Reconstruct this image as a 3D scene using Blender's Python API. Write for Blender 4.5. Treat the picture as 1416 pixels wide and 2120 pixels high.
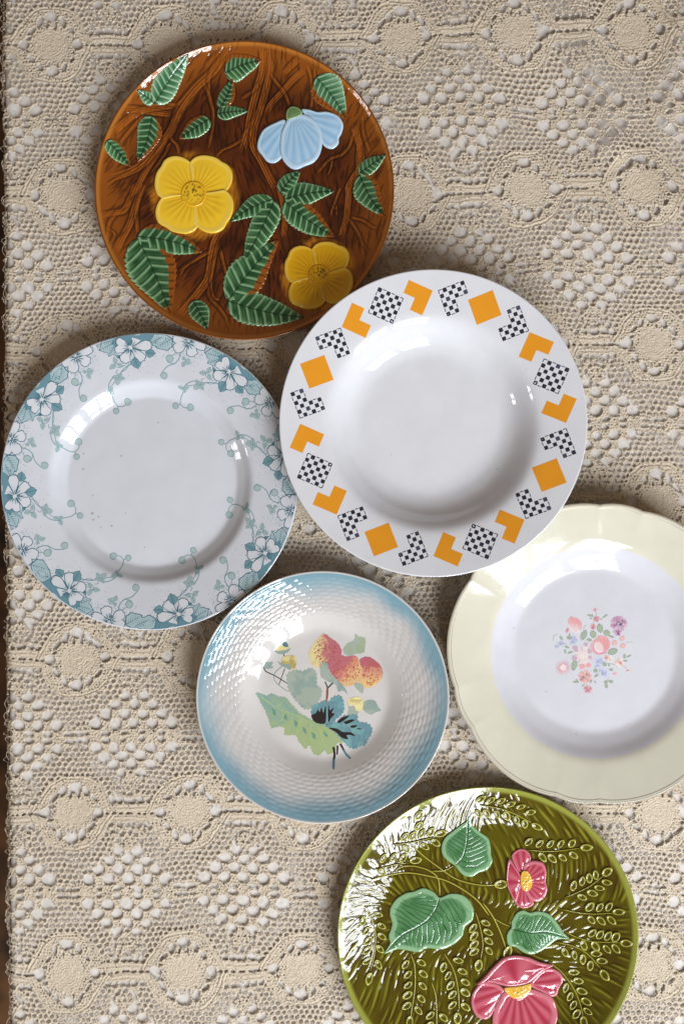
import bpy, math, random
import numpy as np
from mathutils import Vector

for o in list(bpy.data.objects): bpy.data.objects.remove(o)
scene = bpy.context.scene
COL = scene.collection
random.seed(7)
R8 = np.random.RandomState

# ------------------------------------------------------------------ scale, camera
CAM_H = 0.95                 # camera above the cloth (m)
PX0 = 0.00039                # metres per photograph pixel on the cloth
def world_xy(px, py, z=0.0):
    k = PX0 * (CAM_H - z) / CAM_H
    return ((px - 708) * k, (1060 - py) * k)

cam_d = bpy.data.cameras.new('camera'); cam = bpy.data.objects.new('camera', cam_d); COL.objects.link(cam)
cam.location = (0, 0, CAM_H); cam.rotation_euler = (0, 0, 0)
cam_d.sensor_fit = 'VERTICAL'; cam_d.sensor_height = 36
cam_d.lens = 36 * CAM_H / (2120 * PX0)
cam_d.clip_start = 0.02; cam_d.clip_end = 50
cam_d.dof.use_dof = True; cam_d.dof.focus_distance = CAM_H - 0.018; cam_d.dof.aperture_fstop = 4.5
scene.camera = cam

# ------------------------------------------------------------------ room light
world = bpy.data.worlds.new('World'); scene.world = world; world.use_nodes = True
bg = world.node_tree.nodes['Background']
bg.inputs[0].default_value = (1.0, 0.72, 0.50, 1); bg.inputs[1].default_value = 0.17
scene.view_settings.view_transform = 'Standard'; scene.view_settings.look = 'None'
scene.view_settings.exposure = 0.08; scene.view_settings.gamma = 1.0

def pane_lamp(loc, target, w, h, radiance, color, name='window_pane_light'):
    ld = bpy.data.lights.new(name, 'AREA'); ld.shape = 'RECTANGLE'; ld.size = w; ld.size_y = h
    ld.energy = radiance * math.pi * w * h; ld.color = color
    lo = bpy.data.objects.new(name, ld); COL.objects.link(lo)
    lo.location = loc
    lo.rotation_euler = (Vector(target) - Vector(loc)).to_track_quat('-Z', 'Y').to_euler()
    return lo

def window(center, facing, cols, rows, pw, ph, gapx, gapy, radiance, color, mid_gap=0.0):
    """a tall window of separate panes standing upright, its glass facing `facing` (horizontal)"""
    f = Vector((facing[0], facing[1], 0)).normalized()
    side = Vector((-f.y, f.x, 0))
    for i in range(cols):
        for j in range(rows):
            sx = (i - (cols - 1) / 2) * (pw + gapx) + (mid_gap * (0.5 if i >= cols / 2 else -0.5))
            sz = (j - (rows - 1) / 2) * (ph + gapy)
            p = Vector(center) + side * sx + Vector((0, 0, sz))
            pane_lamp(p, p + f, pw, ph, radiance, color)

window((0.92, -1.32, 1.42), (-0.57, 0.82), 4, 3, 0.27, 0.42, 0.075, 0.09, 19.5, (0.93, 0.965, 1.0), 0.10)
window((-2.3, -0.55, 1.30), (1, 0.25), 2, 2, 0.15, 0.28, 0.06, 0.06, 12.0, (0.95, 0.97, 1.0))

# ------------------------------------------------------------------ helpers
def lin(c):
    c = np.asarray(c, float) / 255.0
    return np.where(c <= 0.04045, c / 12.92, ((c + 0.055) / 1.055) ** 2.4)

def tag(o, label=None, cat=None, group=None, kind=None):
    if label: o['label'] = label
    if cat: o['category'] = cat
    if group: o['group'] = group
    if kind: o['kind'] = kind
    return o

def mesh_np(name, V, faces, colors=None, smooth=True):
    """faces: list of int arrays, each (n, k)"""
    me = bpy.data.meshes.new(name)
    V = np.asarray(V, np.float32)
    me.vertices.add(len(V)); me.vertices.foreach_set('co', V.ravel())
    faces = [np.asarray(f, np.int32) for f in faces if len(f)]
    loops = np.concatenate([f.ravel() for f in faces])
    sizes = np.concatenate([np.full(len(f), f.shape[1], np.int32) for f in faces])
    starts = np.concatenate([[0], np.cumsum(sizes)[:-1]]).astype(np.int32)
    me.loops.add(len(loops)); me.loops.foreach_set('vertex_index', loops)
    me.polygons.add(len(sizes)); me.polygons.foreach_set('loop_start', starts)
    try: me.polygons.foreach_set('loop_total', sizes)
    except Exception: pass
    me.update(calc_edges=True)
    if smooth: me.polygons.foreach_set('use_smooth', np.ones(len(sizes), bool))
    if colors is not None:
        c = np.ones((len(V), 4), np.float32); c[:, :3] = colors
        at = me.color_attributes.new('Col', 'FLOAT_COLOR', 'POINT'); at.data.foreach_set('color', c.ravel())
    me.validate()
    return me

def obj(name, me, mat, parent=None):
    o = bpy.data.objects.new(name, me); COL.objects.link(o)
    if mat and not me.materials: me.materials.append(mat)
    if parent: o.parent = parent
    return o

def empty(name, loc):
    o = bpy.data.objects.new(name, None); COL.objects.link(o); o.location = loc
    o.empty_display_size = 0.02
    return o

def vnoise(x, y, scale, seed=0):
    g = R8(seed).rand(257, 257)
    u = np.asarray(x, float) / scale + 1000.3; v = np.asarray(y, float) / scale + 1000.7
    i = np.floor(u).astype(int); j = np.floor(v).astype(int); fu = u - i; fv = v - j
    fu = fu * fu * (3 - 2 * fu); fv = fv * fv * (3 - 2 * fv)
    i %= 256; j %= 256
    return ((g[i, j] * (1 - fu) + g[i + 1, j] * fu) * (1 - fv) + (g[i, j + 1] * (1 - fu) + g[i + 1, j + 1] * fu) * fv) * 2 - 1

def sstep(a, b, x):
    t = np.clip((x - a) / (b - a), 0, 1); return t * t * (3 - 2 * t)

def mix(a, b, t):
    t = np.asarray(t)[..., None]; return np.asarray(a) * (1 - t) + np.asarray(b) * t

def catmull(pts, step=3.0):
    P = np.asarray(pts, float)
    if len(P) < 3:
        n = max(2, int(np.linalg.norm(P[-1] - P[0]) / step) + 1)
        return P[0] + (P[-1] - P[0]) * np.linspace(0, 1, n)[:, None]
    Q = np.vstack([2 * P[0] - P[1], P, 2 * P[-1] - P[-2]]); out = []
    for k in range(1, len(Q) - 2):
        n = max(2, int(np.linalg.norm(Q[k + 1] - Q[k]) / step) + 1)
        t = np.linspace(0, 1, n, endpoint=False)[:, None]
        a, b, c, d = Q[k - 1], Q[k], Q[k + 1], Q[k + 2]
        out.append(0.5 * (2 * b + (c - a) * t + (2 * a - 5 * b + 4 * c - d) * t ** 2 + (3 * b - a - 3 * c + d) * t ** 3))
    out.append(P[-1:]); return np.vstack(out)

def closed(pts, step=3.0, smooth=True):
    P = np.asarray(pts, float); n = len(P); out = []
    for k in range(n):
        a, b, c, d = P[k - 1], P[k], P[(k + 1) % n], P[(k + 2) % n]
        m = max(1, int(np.linalg.norm(c - b) / step)); t = np.linspace(0, 1, m, endpoint=False)[:, None]
        if smooth: out.append(0.5 * (2 * b + (c - a) * t + (2 * a - 5 * b + 4 * c - d) * t ** 2 + (3 * b - a - 3 * c + d) * t ** 3))
        else: out.append(b + (c - b) * t)
    return np.vstack(out)

# ------------------------------------------------------------------ materials
def nodes(name):
    m = bpy.data.materials.new(name); m.use_nodes = True
    nt = m.node_tree; b = nt.nodes['Principled BSDF']; return m, nt, b

def glaze(name, color=None, rough=0.06, bump=0.12, bump_scale=38, spec=0.5, fine=0.0, speck=0.0, coat=0.35):
    """glossy fired glaze, colour from the piece's own pigment attribute or a fixed colour"""
    m, nt, b = nodes(name); N, L = nt.nodes, nt.links
    tc = N.new('ShaderNodeTexCoord')
    if color is None:
        a = N.new('ShaderNodeAttribute'); a.attribute_name = 'Col'; src = a.outputs['Color']
    else:
        rgb = N.new('ShaderNodeRGB'); rgb.outputs[0].default_value = (*color, 1); src = rgb.outputs[0]
    nz = N.new('ShaderNodeTexNoise'); nz.inputs['Scale'].default_value = 60; nz.inputs['Detail'].default_value = 5
    L.new(tc.outputs['Object'], nz.inputs['Vector'])
    mr = N.new('ShaderNodeMapRange'); mr.inputs[1].default_value = 0.3; mr.inputs[2].default_value = 0.7
    mr.inputs[3].default_value = 0.965; mr.inputs[4].default_value = 1.02; L.new(nz.outputs[0], mr.inputs[0])
    mx = N.new('ShaderNodeMix'); mx.data_type = 'RGBA'; mx.blend_type = 'MULTIPLY'; mx.inputs[0].default_value = 1
    L.new(src, mx.inputs[6]); L.new(mr.outputs[0], mx.inputs[7]); out = mx.outputs[2]
    if speck > 0:
        vz = N.new('ShaderNodeTexVoronoi'); vz.inputs['Scale'].default_value = 95; L.new(tc.outputs['Object'], vz.inputs['Vector'])
        ms = N.new('ShaderNodeMapRange'); ms.inputs[1].default_value = 0.03; ms.inputs[2].default_value = 0.075
        ms.inputs[3].default_value = 1; ms.inputs[4].default_value = 0; L.new(vz.outputs['Distance'], ms.inputs[0])
        sp = N.new('ShaderNodeSeparateColor'); L.new(vz.outputs['Color'], sp.inputs[0])
        gt = N.new('ShaderNodeMath'); gt.operation = 'GREATER_THAN'; gt.inputs[1].default_value = 0.93; L.new(sp.outputs[0], gt.inputs[0])
        mm = N.new('ShaderNodeMath'); mm.operation = 'MULTIPLY'; L.new(ms.outputs[0], mm.inputs[0]); L.new(gt.outputs[0], mm.inputs[1])
        m2 = N.new('ShaderNodeMath'); m2.operation = 'MULTIPLY'; m2.inputs[1].default_value = speck; L.new(mm.outputs[0], m2.inputs[0])
        mx2 = N.new('ShaderNodeMix'); mx2.data_type = 'RGBA'; L.new(m2.outputs[0], mx2.inputs[0]); L.new(out, mx2.inputs[6])
        mx2.inputs[7].default_value = (0.10, 0.07, 0.05, 1); out = mx2.outputs[2]
    L.new(out, b.inputs['Base Color'])
    b.inputs['Roughness'].default_value = rough; b.inputs['Specular IOR Level'].default_value = spec
    b.inputs['Coat Weight'].default_value = coat; b.inputs['Coat Roughness'].default_value = 0.03
    n2 = N.new('ShaderNodeTexNoise'); n2.inputs['Scale'].default_value = bump_scale; n2.inputs['Detail'].default_value = 2
    L.new(tc.outputs['Object'], n2.inputs['Vector'])
    bp = N.new('ShaderNodeBump'); bp.inputs['Strength'].default_value = bump; bp.inputs['Distance'].default_value = 0.0012
    L.new(n2.outputs[0], bp.inputs['Height']); L.new(bp.outputs[0], b.inputs['Normal']); L.new(bp.outputs[0], b.inputs['Coat Normal'])
    return m

M_WHITE = glaze('white_glaze', lin((216, 218, 224)), bump=0.07, speck=0.5)
M_WHITE2 = glaze('ivory_white_glaze', lin((209, 213, 221)), bump=0.09, speck=0.8)
M_PRINT = glaze('underglaze_print', None, bump=0.06)
M_RELIEF = glaze('majolica_glaze', None, bump=0.10, bump_scale=90, rough=0.07)
M_CREAM = glaze('cream_band_glaze', None, bump=0.10, bump_scale=45, rough=0.08)
M_BASKET = glaze('airbrushed_glaze', None, bump=0.05)

def lace_mat():
    m, nt, b = nodes('cotton_lace'); N, L = nt.nodes, nt.links
    tc = N.new('ShaderNodeTexCoord')
    nz = N.new('ShaderNodeTexNoise'); nz.inputs['Scale'].default_value = 9; nz.inputs['Detail'].default_value = 4
    L.new(tc.outputs['Object'], nz.inputs['Vector'])
    nf = N.new('ShaderNodeTexNoise'); nf.inputs['Scale'].default_value = 1500; nf.inputs['Detail'].default_value = 2
    L.new(tc.outputs['Object'], nf.inputs['Vector'])
    cr = N.new('ShaderNodeMix'); cr.data_type = 'RGBA'
    cr.inputs[6].default_value = (*lin((213, 197, 174)), 1); cr.inputs[7].default_value = (*lin((231, 218, 198)), 1)
    L.new(nz.outputs[0], cr.inputs[0])
    c2 = N.new('ShaderNodeMix'); c2.data_type = 'RGBA'; c2.blend_type = 'MULTIPLY'; c2.inputs[0].default_value = 1
    mr = N.new('ShaderNodeMapRange'); mr.inputs[1].default_value = 0.3; mr.inputs[2].default_value = 0.7
    mr.inputs[3].default_value = 0.70; mr.inputs[4].default_value = 1.15; L.new(nf.outputs[0], mr.inputs[0])
    L.new(cr.outputs[2], c2.inputs[6]); L.new(mr.outputs[0], c2.inputs[7])
    L.new(c2.outputs[2], b.inputs['Base Color'])
    b.inputs['Roughness'].default_value = 0.85; b.inputs['Specular IOR Level'].default_value = 0.2
    bp = N.new('ShaderNodeBump'); bp.inputs['Strength'].default_value = 1.0; bp.inputs['Distance'].default_value = 0.0009
    L.new(nf.outputs[0], bp.inputs['Height']); L.new(bp.outputs[0], b.inputs['Normal'])
    return m
def simple_mat(name, c, rough=0.8, scale=30, c2=None, bump=0.2, dist=0.001):
    m, nt, b = nodes(name); N, L = nt.nodes, nt.links
    tc = N.new('ShaderNodeTexCoord'); nz = N.new('ShaderNodeTexNoise'); nz.inputs['Scale'].default_value = scale; nz.inputs['Detail'].default_value = 6
    L.new(tc.outputs['Object'], nz.inputs['Vector'])
    mx = N.new('ShaderNodeMix'); mx.data_type = 'RGBA'; mx.inputs[6].default_value = (*c, 1)
    mx.inputs[7].default_value = (*(c2 if c2 is not None else np.array(c) * 0.85), 1)
    mr = N.new('ShaderNodeMapRange'); mr.inputs[1].default_value = 0.35; mr.inputs[2].default_value = 0.65; L.new(nz.outputs[0], mr.inputs[0])
    L.new(mr.outputs[0], mx.inputs[0]); L.new(mx.outputs[2], b.inputs['Base Color']); b.inputs['Roughness'].default_value = rough
    bp = N.new('ShaderNodeBump'); bp.inputs['Strength'].default_value = bump; bp.inputs['Distance'].default_value = dist
    L.new(nz.outputs[0], bp.inputs['Height']); L.new(bp.outputs[0], b.inputs['Normal'])
    return m
M_LACE = lace_mat()
M_LINEN = simple_mat('white_cotton', lin((222, 218, 214)), 0.9, 260, lin((206, 200, 194)), 0.25, 0.0005)
M_FLOOR = simple_mat('dark_floor', lin((26, 16, 9)), 0.6, 16, lin((120, 80, 42)), 0.2)
M_WOOD = simple_mat('table_wood', lin((92, 58, 34)), 0.5, 14, lin((70, 42, 24)), 0.2)
M_SILVER = nodes('worn_silver_line')[0]
_b = M_SILVER.node_tree.nodes['Principled BSDF']; _b.inputs['Base Color'].default_value = (*lin((186, 176, 160)), 1)
_b.inputs['Metallic'].default_value = 0.45; _b.inputs['Roughness'].default_value = 0.3

# ------------------------------------------------------------------ plates: profile and lathe
class Plate:
    def __init__(s, name, cx, cy, R, ctrl, smooth, foot, label, thick=0.0036):
        """ctrl: (radius px, height mm) of the upper face; px are photograph pixels at rim height"""
        s.R = R; s.rim = ctrl[-1][1] / 1000; s.u = PX0 * (CAM_H - s.rim) / CAM_H
        s.cx, s.cy = cx, cy; s.wx, s.wy = world_xy(cx, cy, s.rim); s.thick = thick; s.foot = foot
        rs = np.arange(0, R + 80, 0.5); c = np.array(ctrl, float)
        z = np.interp(rs, c[:, 0], c[:, 1]); sl = (c[-1, 1] - c[-2, 1]) / (c[-1, 0] - c[-2, 0])
        z = np.where(rs > R, c[-1, 1] + (rs - R) * sl, z)
        zz = np.concatenate([z[::-1], z]); k = np.exp(-0.5 * (np.arange(-smooth * 6, smooth * 6 + 1) * 0.5 / smooth) ** 2); k /= k.sum()
        zz = np.convolve(zz, k, 'same')[len(z):]
        s.rs, s.zs = rs, zz / 1000
        s.root = empty(name, (s.wx, s.wy, 0.0)); tag(s.root, label, 'plate')
    def z(s, r): return np.interp(r, s.rs, s.zs)
    def loc(s, px, py):
        """photograph pixel -> plate-local px coordinates of the surface point seen there"""
        px = np.asarray(px, float); py = np.asarray(py, float)
        x = px - s.cx; y = s.cy - py
        for _ in range(4):
            zz = s.z(np.hypot(x, y)); k = PX0 * (CAM_H - zz) / CAM_H
            x = ((px - 708) * k - s.wx) / s.u; y = ((1060 - py) * k - s.wy) / s.u
        return np.stack([x, y], -1)
    def L(s, pts, ox=0, oy=0, sc=1.0):
        """traced points, given in the pixels of an enlargement with origin ox, oy and scale sc"""
        p = np.asarray(pts, float); return s.loc(ox + p[:, 0] / sc, oy + p[:, 1] / sc)

def dish(pl, mat, ring_step, n0, relief=None, colf=None, radf=None, name='dish', doubling=()):
    """ring_step(r)->step px; relief(x,y)->m; colf(x,y,r)->rgb; radf(theta,r)->radius factor"""
    rings = [0.6]; r = 0.6
    while r < pl.R - 1.2:
        r += ring_step(r); rings.append(min(r, pl.R - 1.0))
    V = []; F3 = []; F4 = []; C = []; n = n0; prev = None; base = 0
    def add_ring(rad, zfun, n, top=True):
        nonlocal base
        th = np.arange(n) * 2 * math.pi / n
        rr = np.full(n, rad) * (radf(th, rad) if radf else 1.0)
        x = rr * np.cos(th); y = rr * np.sin(th)
        z = zfun(rad) + (relief(x, y) if (relief and top) else 0)
        V.append(np.stack([x * pl.u, y * pl.u, z * np.ones(n)], -1))
        C.append(colf(x, y, np.full(n, rad), top) if colf else np.zeros((n, 3)))
        b = base; base += n; return b
    def stitch(b0, n0_, b1, n1_):
        j = np.arange(n0_); j1 = (j + 1) % n0_
        if n0_ == n1_:
            F4.append(np.stack([b0 + j, b1 + j, b1 + j1, b0 + j1], -1))
        else:
            a, bb, c, d, e = b0 + j, b1 + 2 * j, b1 + 2 * j + 1, b1 + (2 * j + 2) % n1_, b0 + j1
            F3.append(np.stack([a, bb, c], -1)); F3.append(np.stack([a, c, e], -1)); F3.append(np.stack([e, c, d], -1))
    db = list(doubling)
    for rad in rings:
        nn = n
        if db and rad > db[0]: nn = n * 2; db.pop(0)
        b = add_ring(rad, pl.z, nn)
        if prev is None: F4_first = b; first_n = nn
        else: stitch(prev[0], prev[1], b, nn)
        prev = (b, nn); n = nn
    zt = float(pl.z(pl.R)); t = pl.thick
    for a in np.linspace(0.25, 1, 6) * math.pi * 0.94:          # rounded lip
        rad = pl.R - 1.0 + math.sin(a) * 2.2; zz = zt - t / 2 * 0.75 + math.cos(a) * t / 2 * 0.75
        b = add_ring(rad, lambda q: zz, n, False); stitch(prev[0], prev[1], b, n); prev = (b, n)
    for rad in np.linspace(pl.R - 8, pl.foot + 5, 9):           # underside
        b = add_ring(rad, lambda q: max(float(pl.z(q)) - t, 0.0022), n, False); stitch(prev[0], prev[1], b, n); prev = (b, n)
    for rad, zz in ((pl.foot + 3, 0.0004), (pl.foot - 3, 0.0004), (pl.foot - 7, 0.002), (2, 0.002)):
        b = add_ring(rad, lambda q: zz, n, False); stitch(prev[0], prev[1], b, n); prev = (b, n)
    V = np.vstack(V); C = np.vstack(C)
    # caps
    V = np.vstack([V, [[0, 0, float(pl.z(0)) + (float(relief(np.zeros(1), np.zeros(1))[0]) if relief else 0)]]])
    C = np.vstack([C, C[:1]])
    ci = len(V) - 1; j = np.arange(first_n)
    F3.append(np.stack([np.full(first_n, ci), j, (j + 1) % first_n], -1))
    me = mesh_np(name, V, [np.vstack(F3)] + ([np.vstack(F4)] if F4 else []), C if colf else None)
    return obj(name, me, mat, pl.root)

# ------------------------------------------------------------------ flat prints laid into the glaze
class Print:
    def __init__(s, pl): s.pl = pl; s.V = []; s.F = []; s.C = []; s.layer = 0
    def poly(s, pts, col, layer=0, step=5.0, smooth=False):
        P = closed(pts, step, smooth) if step else np.asarray(pts, float)
        b = len(s.V); r = np.hypot(P[:, 0], P[:, 1]); z = s.pl.z(r) + 0.00006 + layer * 0.000022
        cc = col(P[:, 0], P[:, 1]) if callable(col) else np.tile(col, (len(P), 1))
        for k in range(len(P)):
            s.V.append((P[k, 0] * s.pl.u, P[k, 1] * s.pl.u, z[k])); s.C.append(cc[k])
        s.F.append(list(range(b, b + len(P))))
    def fan(s, pts, col, layer=0, step=4.0, smooth=True, rings=3):
        """filled shape with inner rings so that a colour function shows inside it"""
        P = closed(pts, step, smooth); c = P.mean(0); b = len(s.V); n = len(P)
        for q in range(rings + 1):
            W = c + (P - c) * (1 - q / rings) if q < rings else c[None]
            r = np.hypot(W[:, 0], W[:, 1]); z = s.pl.z(r) + 0.00006 + layer * 0.000022
            cc = col(W[:, 0], W[:, 1]) if callable(col) else np.tile(col, (len(W), 1))
            for k in range(len(W)): s.V.append((W[k, 0] * s.pl.u, W[k, 1] * s.pl.u, z[k])); s.C.append(cc[k])
        for q in range(rings - 1):
            for k in range(n):
                k1 = (k + 1) % n; s.F.append([b + q * n + k, b + q * n + k1, b + (q + 1) * n + k1, b + (q + 1) * n + k])
        ce = b + rings * n
        for k in range(n): s.F.append([b + (rings - 1) * n + k, b + (rings - 1) * n + (k + 1) % n, ce])
    def fill(s, pts, col, layer=0, g=2.6):
        """any outline, filled with a fine triangulation so colour functions show and the print follows the plate"""
        from mathutils.geometry import delaunay_2d_cdt
        P = np.asarray(pts, float); n = len(P); x0, y0 = P.min(0); x1, y1 = P.max(0)
        gx_, gy_ = np.meshgrid(np.arange(x0, x1, g), np.arange(y0, y1, g), indexing='ij'); Q = np.stack([gx_.ravel(), gy_.ravel()], -1)
        ins = np.zeros(len(Q), bool); A = P; B = np.roll(P, -1, 0)
        for a, b in zip(A, B):
            c = (a[1] > Q[:, 1]) != (b[1] > Q[:, 1])
            xi = (b[0] - a[0]) * (Q[:, 1] - a[1]) / ((b[1] - a[1]) if b[1] != a[1] else 1e-9) + a[0]; ins ^= c & (Q[:, 0] < xi)
        far = np.array([np.hypot(*(P - q).T).min() > g * 0.45 for q in Q]) if len(Q) else np.zeros(0, bool)
        allp = np.vstack([P, Q[ins & far]])
        vs, es, fs, *_ = delaunay_2d_cdt([Vector((float(a), float(b))) for a, b in allp], [], [list(range(n))], 1, 1e-4)
        W = np.array([(v.x, v.y) for v in vs]); b0 = len(s.V); z = s.pl.z(np.hypot(W[:, 0], W[:, 1])) + 0.00006 + layer * 0.000022
        cc = col(W[:, 0], W[:, 1]) if callable(col) else np.tile(col, (len(W), 1))
        for k in range(len(W)): s.V.append((W[k, 0] * s.pl.u, W[k, 1] * s.pl.u, z[k])); s.C.append(cc[k])
        for f in fs: s.F.append([b0 + i for i in f])
    def line(s, pts, w, col, layer=0, w2=None, step=3.0):
        P = catmull(pts, step); n = len(P); w2 = w if w2 is None else w2
        T = np.gradient(P, axis=0); T /= np.linalg.norm(T, axis=1)[:, None] + 1e-9; Nn = np.stack([-T[:, 1], T[:, 0]], -1)
        ww = np.linspace(w, w2, n)[:, None] / 2; b = len(s.V)
        for Q in (P + Nn * ww, P - Nn * ww):
            z = s.pl.z(np.hypot(Q[:, 0], Q[:, 1])) + 0.00006 + layer * 0.000022
            for k in range(n): s.V.append((Q[k, 0] * s.pl.u, Q[k, 1] * s.pl.u, z[k])); s.C.append(col)
        for k in range(n - 1): s.F.append([b + k, b + n + k, b + n + k + 1, b + k + 1])
    def blob(s, c, rx, ry, ang, col, layer=0, n=12, pinch=0.0, rag=0.0, seed=0):
        t = np.arange(n) * 2 * math.pi / n; k = 1 + rag * (R8(seed + int(abs(c[0]) * 7)).rand(n) - 0.5)
        x = rx * np.cos(t) * k; y = ry * np.sin(t) * (1 - pinch * np.abs(np.cos(t)) ** 3) * k
        ca, sa = math.cos(ang), math.sin(ang)
        s.poly(np.stack([c[0] + x * ca - y * sa, c[1] + x * sa + y * ca], -1), col, layer, step=None)
    def mesh(s, name):
        me = bpy.data.meshes.new(name)
        me.from_pydata(s.V, [], s.F); me.update()
        # make every print face look up
        flip = [p.index for p in me.polygons if p.normal.z < 0]
        if flip:
            F = [list(reversed(f)) if i in set() else f for i, f in enumerate(s.F)]
            fs = set(flip); F = [f[::-1] if i in fs else f for i, f in enumerate(s.F)]
            me = bpy.data.meshes.new(name); me.from_pydata(s.V, [], F); me.update()
        c = np.ones((len(s.V), 4), np.float32); c[:, :3] = np.array(s.C)
        at = me.color_attributes.new('Col', 'FLOAT_COLOR', 'POINT'); at.data.foreach_set('color', c.ravel())
        me.polygons.foreach_set('use_smooth', np.ones(len(me.polygons), bool))
        return me
    def build(s, name, mat=None): return obj(name, s.mesh(name), mat or M_PRINT, s.pl.root)

def instance(me, name, parent, rot, mat=None, scale=1.0):
    o = obj(name, me, mat, parent); o.rotation_euler = (0, 0, rot)
    return o

# ------------------------------------------------------------------ relief pieces
def grid_faces(a, b):
    i = np.arange(a - 1)[:, None] * b + np.arange(b - 1)[None]; i = i.ravel()
    return np.stack([i, i + b, i + b + 1, i + 1], -1)

def relief_leaf(pl, base, tip, hw, parent, pal, bend=0.0, height=0.0011, amber=0, nv_=9, lift=0.0, seed=0, greens=None, mat=None, name='leaf', serr=1.0, amber_tip=0.9):
    """serrated leaf moulded on the plate; base/tip in plate px; amber: side (+1/-1) left in the body glaze"""
    base = np.asarray(base, float); tip = np.asarray(tip, float); d = tip - base; Ln = np.hypot(*d); t = d / Ln; nrm = np.array([-t[1], t[0]])
    nu = max(16, int(Ln / 1.5)); nv = max(12, int(hw * 2 / 1.4)) | 1
    u = np.linspace(0, 1, nu)[:, None]; v = np.linspace(-1, 1, nv)[None]
    hw = hw * (1.20 if amber else 1.0)
    w = hw * (np.sin(np.pi * np.clip(u, 0, 1) ** 0.70) ** 0.85) * (1 - 0.22 * u) + 0.3
    ph = (u * nv_ * 1.7) % 1.0
    w = w * (1 + serr * 0.10 * (1 - ph - 0.5)) * (1 + 0.05 * np.sin(seed + u * 9))
    cu = bend * Ln * np.sin(np.pi * u) * 0.5
    X = base[0] + t[0] * (u * Ln + np.abs(v) * w * -0.05) + nrm[0] * (cu + v * w)
    Y = base[1] + t[1] * (u * Ln + np.abs(v) * w * -0.05) + nrm[1] * (cu + v * w)
    av = np.abs(v); s = (u * nv_ - av * (w / hw) * hw / Ln * nv_ * 0.62 + 0.25 * av ** 2) % 1.0
    side = np.exp(-((np.minimum(s, 1 - s)) / 0.10) ** 2) * sstep(0.02, 0.12, av) * sstep(1.0, 0.82, av)      # dark vein
    light = np.exp(-((s - 0.27) / 0.10) ** 2) * sstep(1.02, 0.9, av)
    mid = np.exp(-(v * w / 1.5) ** 2)
    edge = sstep(0.80, 0.93, av)
    h = (1 - av ** 5) * (0.75 + 0.25 * (1 - av ** 2)) * height + height * (-0.20 * side + 0.12 * light - 0.3 * mid + 0.05 * edge)
    endf = sstep(0, 0.03, u) * sstep(1, 0.985, u)
    h = np.where(av > 0.995, -0.0004, h) * (0.3 + 0.7 * endf) + lift
    Z = pl.z(np.hypot(X, Y)) + h
    g = greens or ((24, 78, 40), (92, 150, 98), (150, 196, 150))
    dark, midc, pale = lin(g[0]), lin(g[1]), lin(g[2])
    n1 = vnoise(X, Y, 17, seed + 3) * 0.5 + 0.5
    c = mix(midc, dark, np.clip(0.55 * n1 + 0.35 - 0.35 * av + 0.45 * np.exp(-((s - 0.68) / 0.2) ** 2) * sstep(0.9, 0.5, av), 0, 1))
    c = mix(c, pale, np.clip(light * 0.75 + edge * 0.5, 0, 1)); c = mix(c, lin(np.array(g[0]) * 0.55), np.clip(side * 0.75 + mid * 0.9, 0, 1))
    if amber:
        a = sstep(0.52, 0.64, amber * v + 0.10 * vnoise(X, Y, 6, 5) + 0.25 * (u - 0.5)) + sstep(amber_tip - 0.06, amber_tip + 0.03, u + 0 * v)
        c = mix(c, mix(lin((140, 76, 22)), lin((72, 32, 10)), np.clip(side + mid, 0, 1)), np.clip(a, 0, 1))
    V = np.stack([X * pl.u, Y * pl.u, Z], -1).reshape(-1, 3)
    f = grid_faces(nu, nv)[:, ::-1]
    me = mesh_np(name, V, [f], c.reshape(-1, 3)); return obj(name, me, mat or M_RELIEF, parent)

def relief_shape(pl, pts, hf, cf, parent, name, step=2.0, center=None, mat=None, smooth=True):
    """closed outline filled with rings; hf(x,y,t) height in m, cf(x,y,t) colour, t=1 on the edge"""
    P = closed(pts, step, smooth); n = len(P); c = P.mean(0) if center is None else np.asarray(center, float)
    K = max(5, int(np.hypot(*(P - c).T).max() / 1.7))
    t = np.concatenate([np.linspace(0.02, 0.94, K), [0.97, 1.0, 1.0]])[:, None]
    X = c[0] + (P[:, 0] - c[0])[None] * t; Y = c[1] + (P[:, 1] - c[1])[None] * t; T = t + 0 * X
    H = hf(X, Y, T); H[-1] = -0.0005
    Z = pl.z(np.hypot(X, Y)) + H; C = cf(X, Y, T)
    V = np.stack([X * pl.u, Y * pl.u, Z], -1).reshape(-1, 3); m = len(t)
    i = np.arange(m - 1)[:, None] * n; j = np.arange(n)[None]; j1 = (j + 1) % n
    F = np.stack([i + j, i + j1, i + n + j1, i + n + j], -1).reshape(-1, 4)
    V = np.vstack([V, [[c[0] * pl.u, c[1] * pl.u, V[:n, 2].mean()]]]); C = np.vstack([C.reshape(-1, 3), C[0].mean(0)[None]])
    jj = np.arange(n); F3 = np.stack([np.full(n, len(V) - 1), (jj + 1) % n, jj], -1)
    area = 0.5 * np.sum(P[:, 0] * np.roll(P[:, 1], -1) - P[:, 1] * np.roll(P[:, 0], -1))
    if area > 0: F = F[:, ::-1]; F3 = F3[:, ::-1]
    me = mesh_np(name, V, [F3, F], C); return obj(name, me, mat or M_RELIEF, parent)

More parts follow.
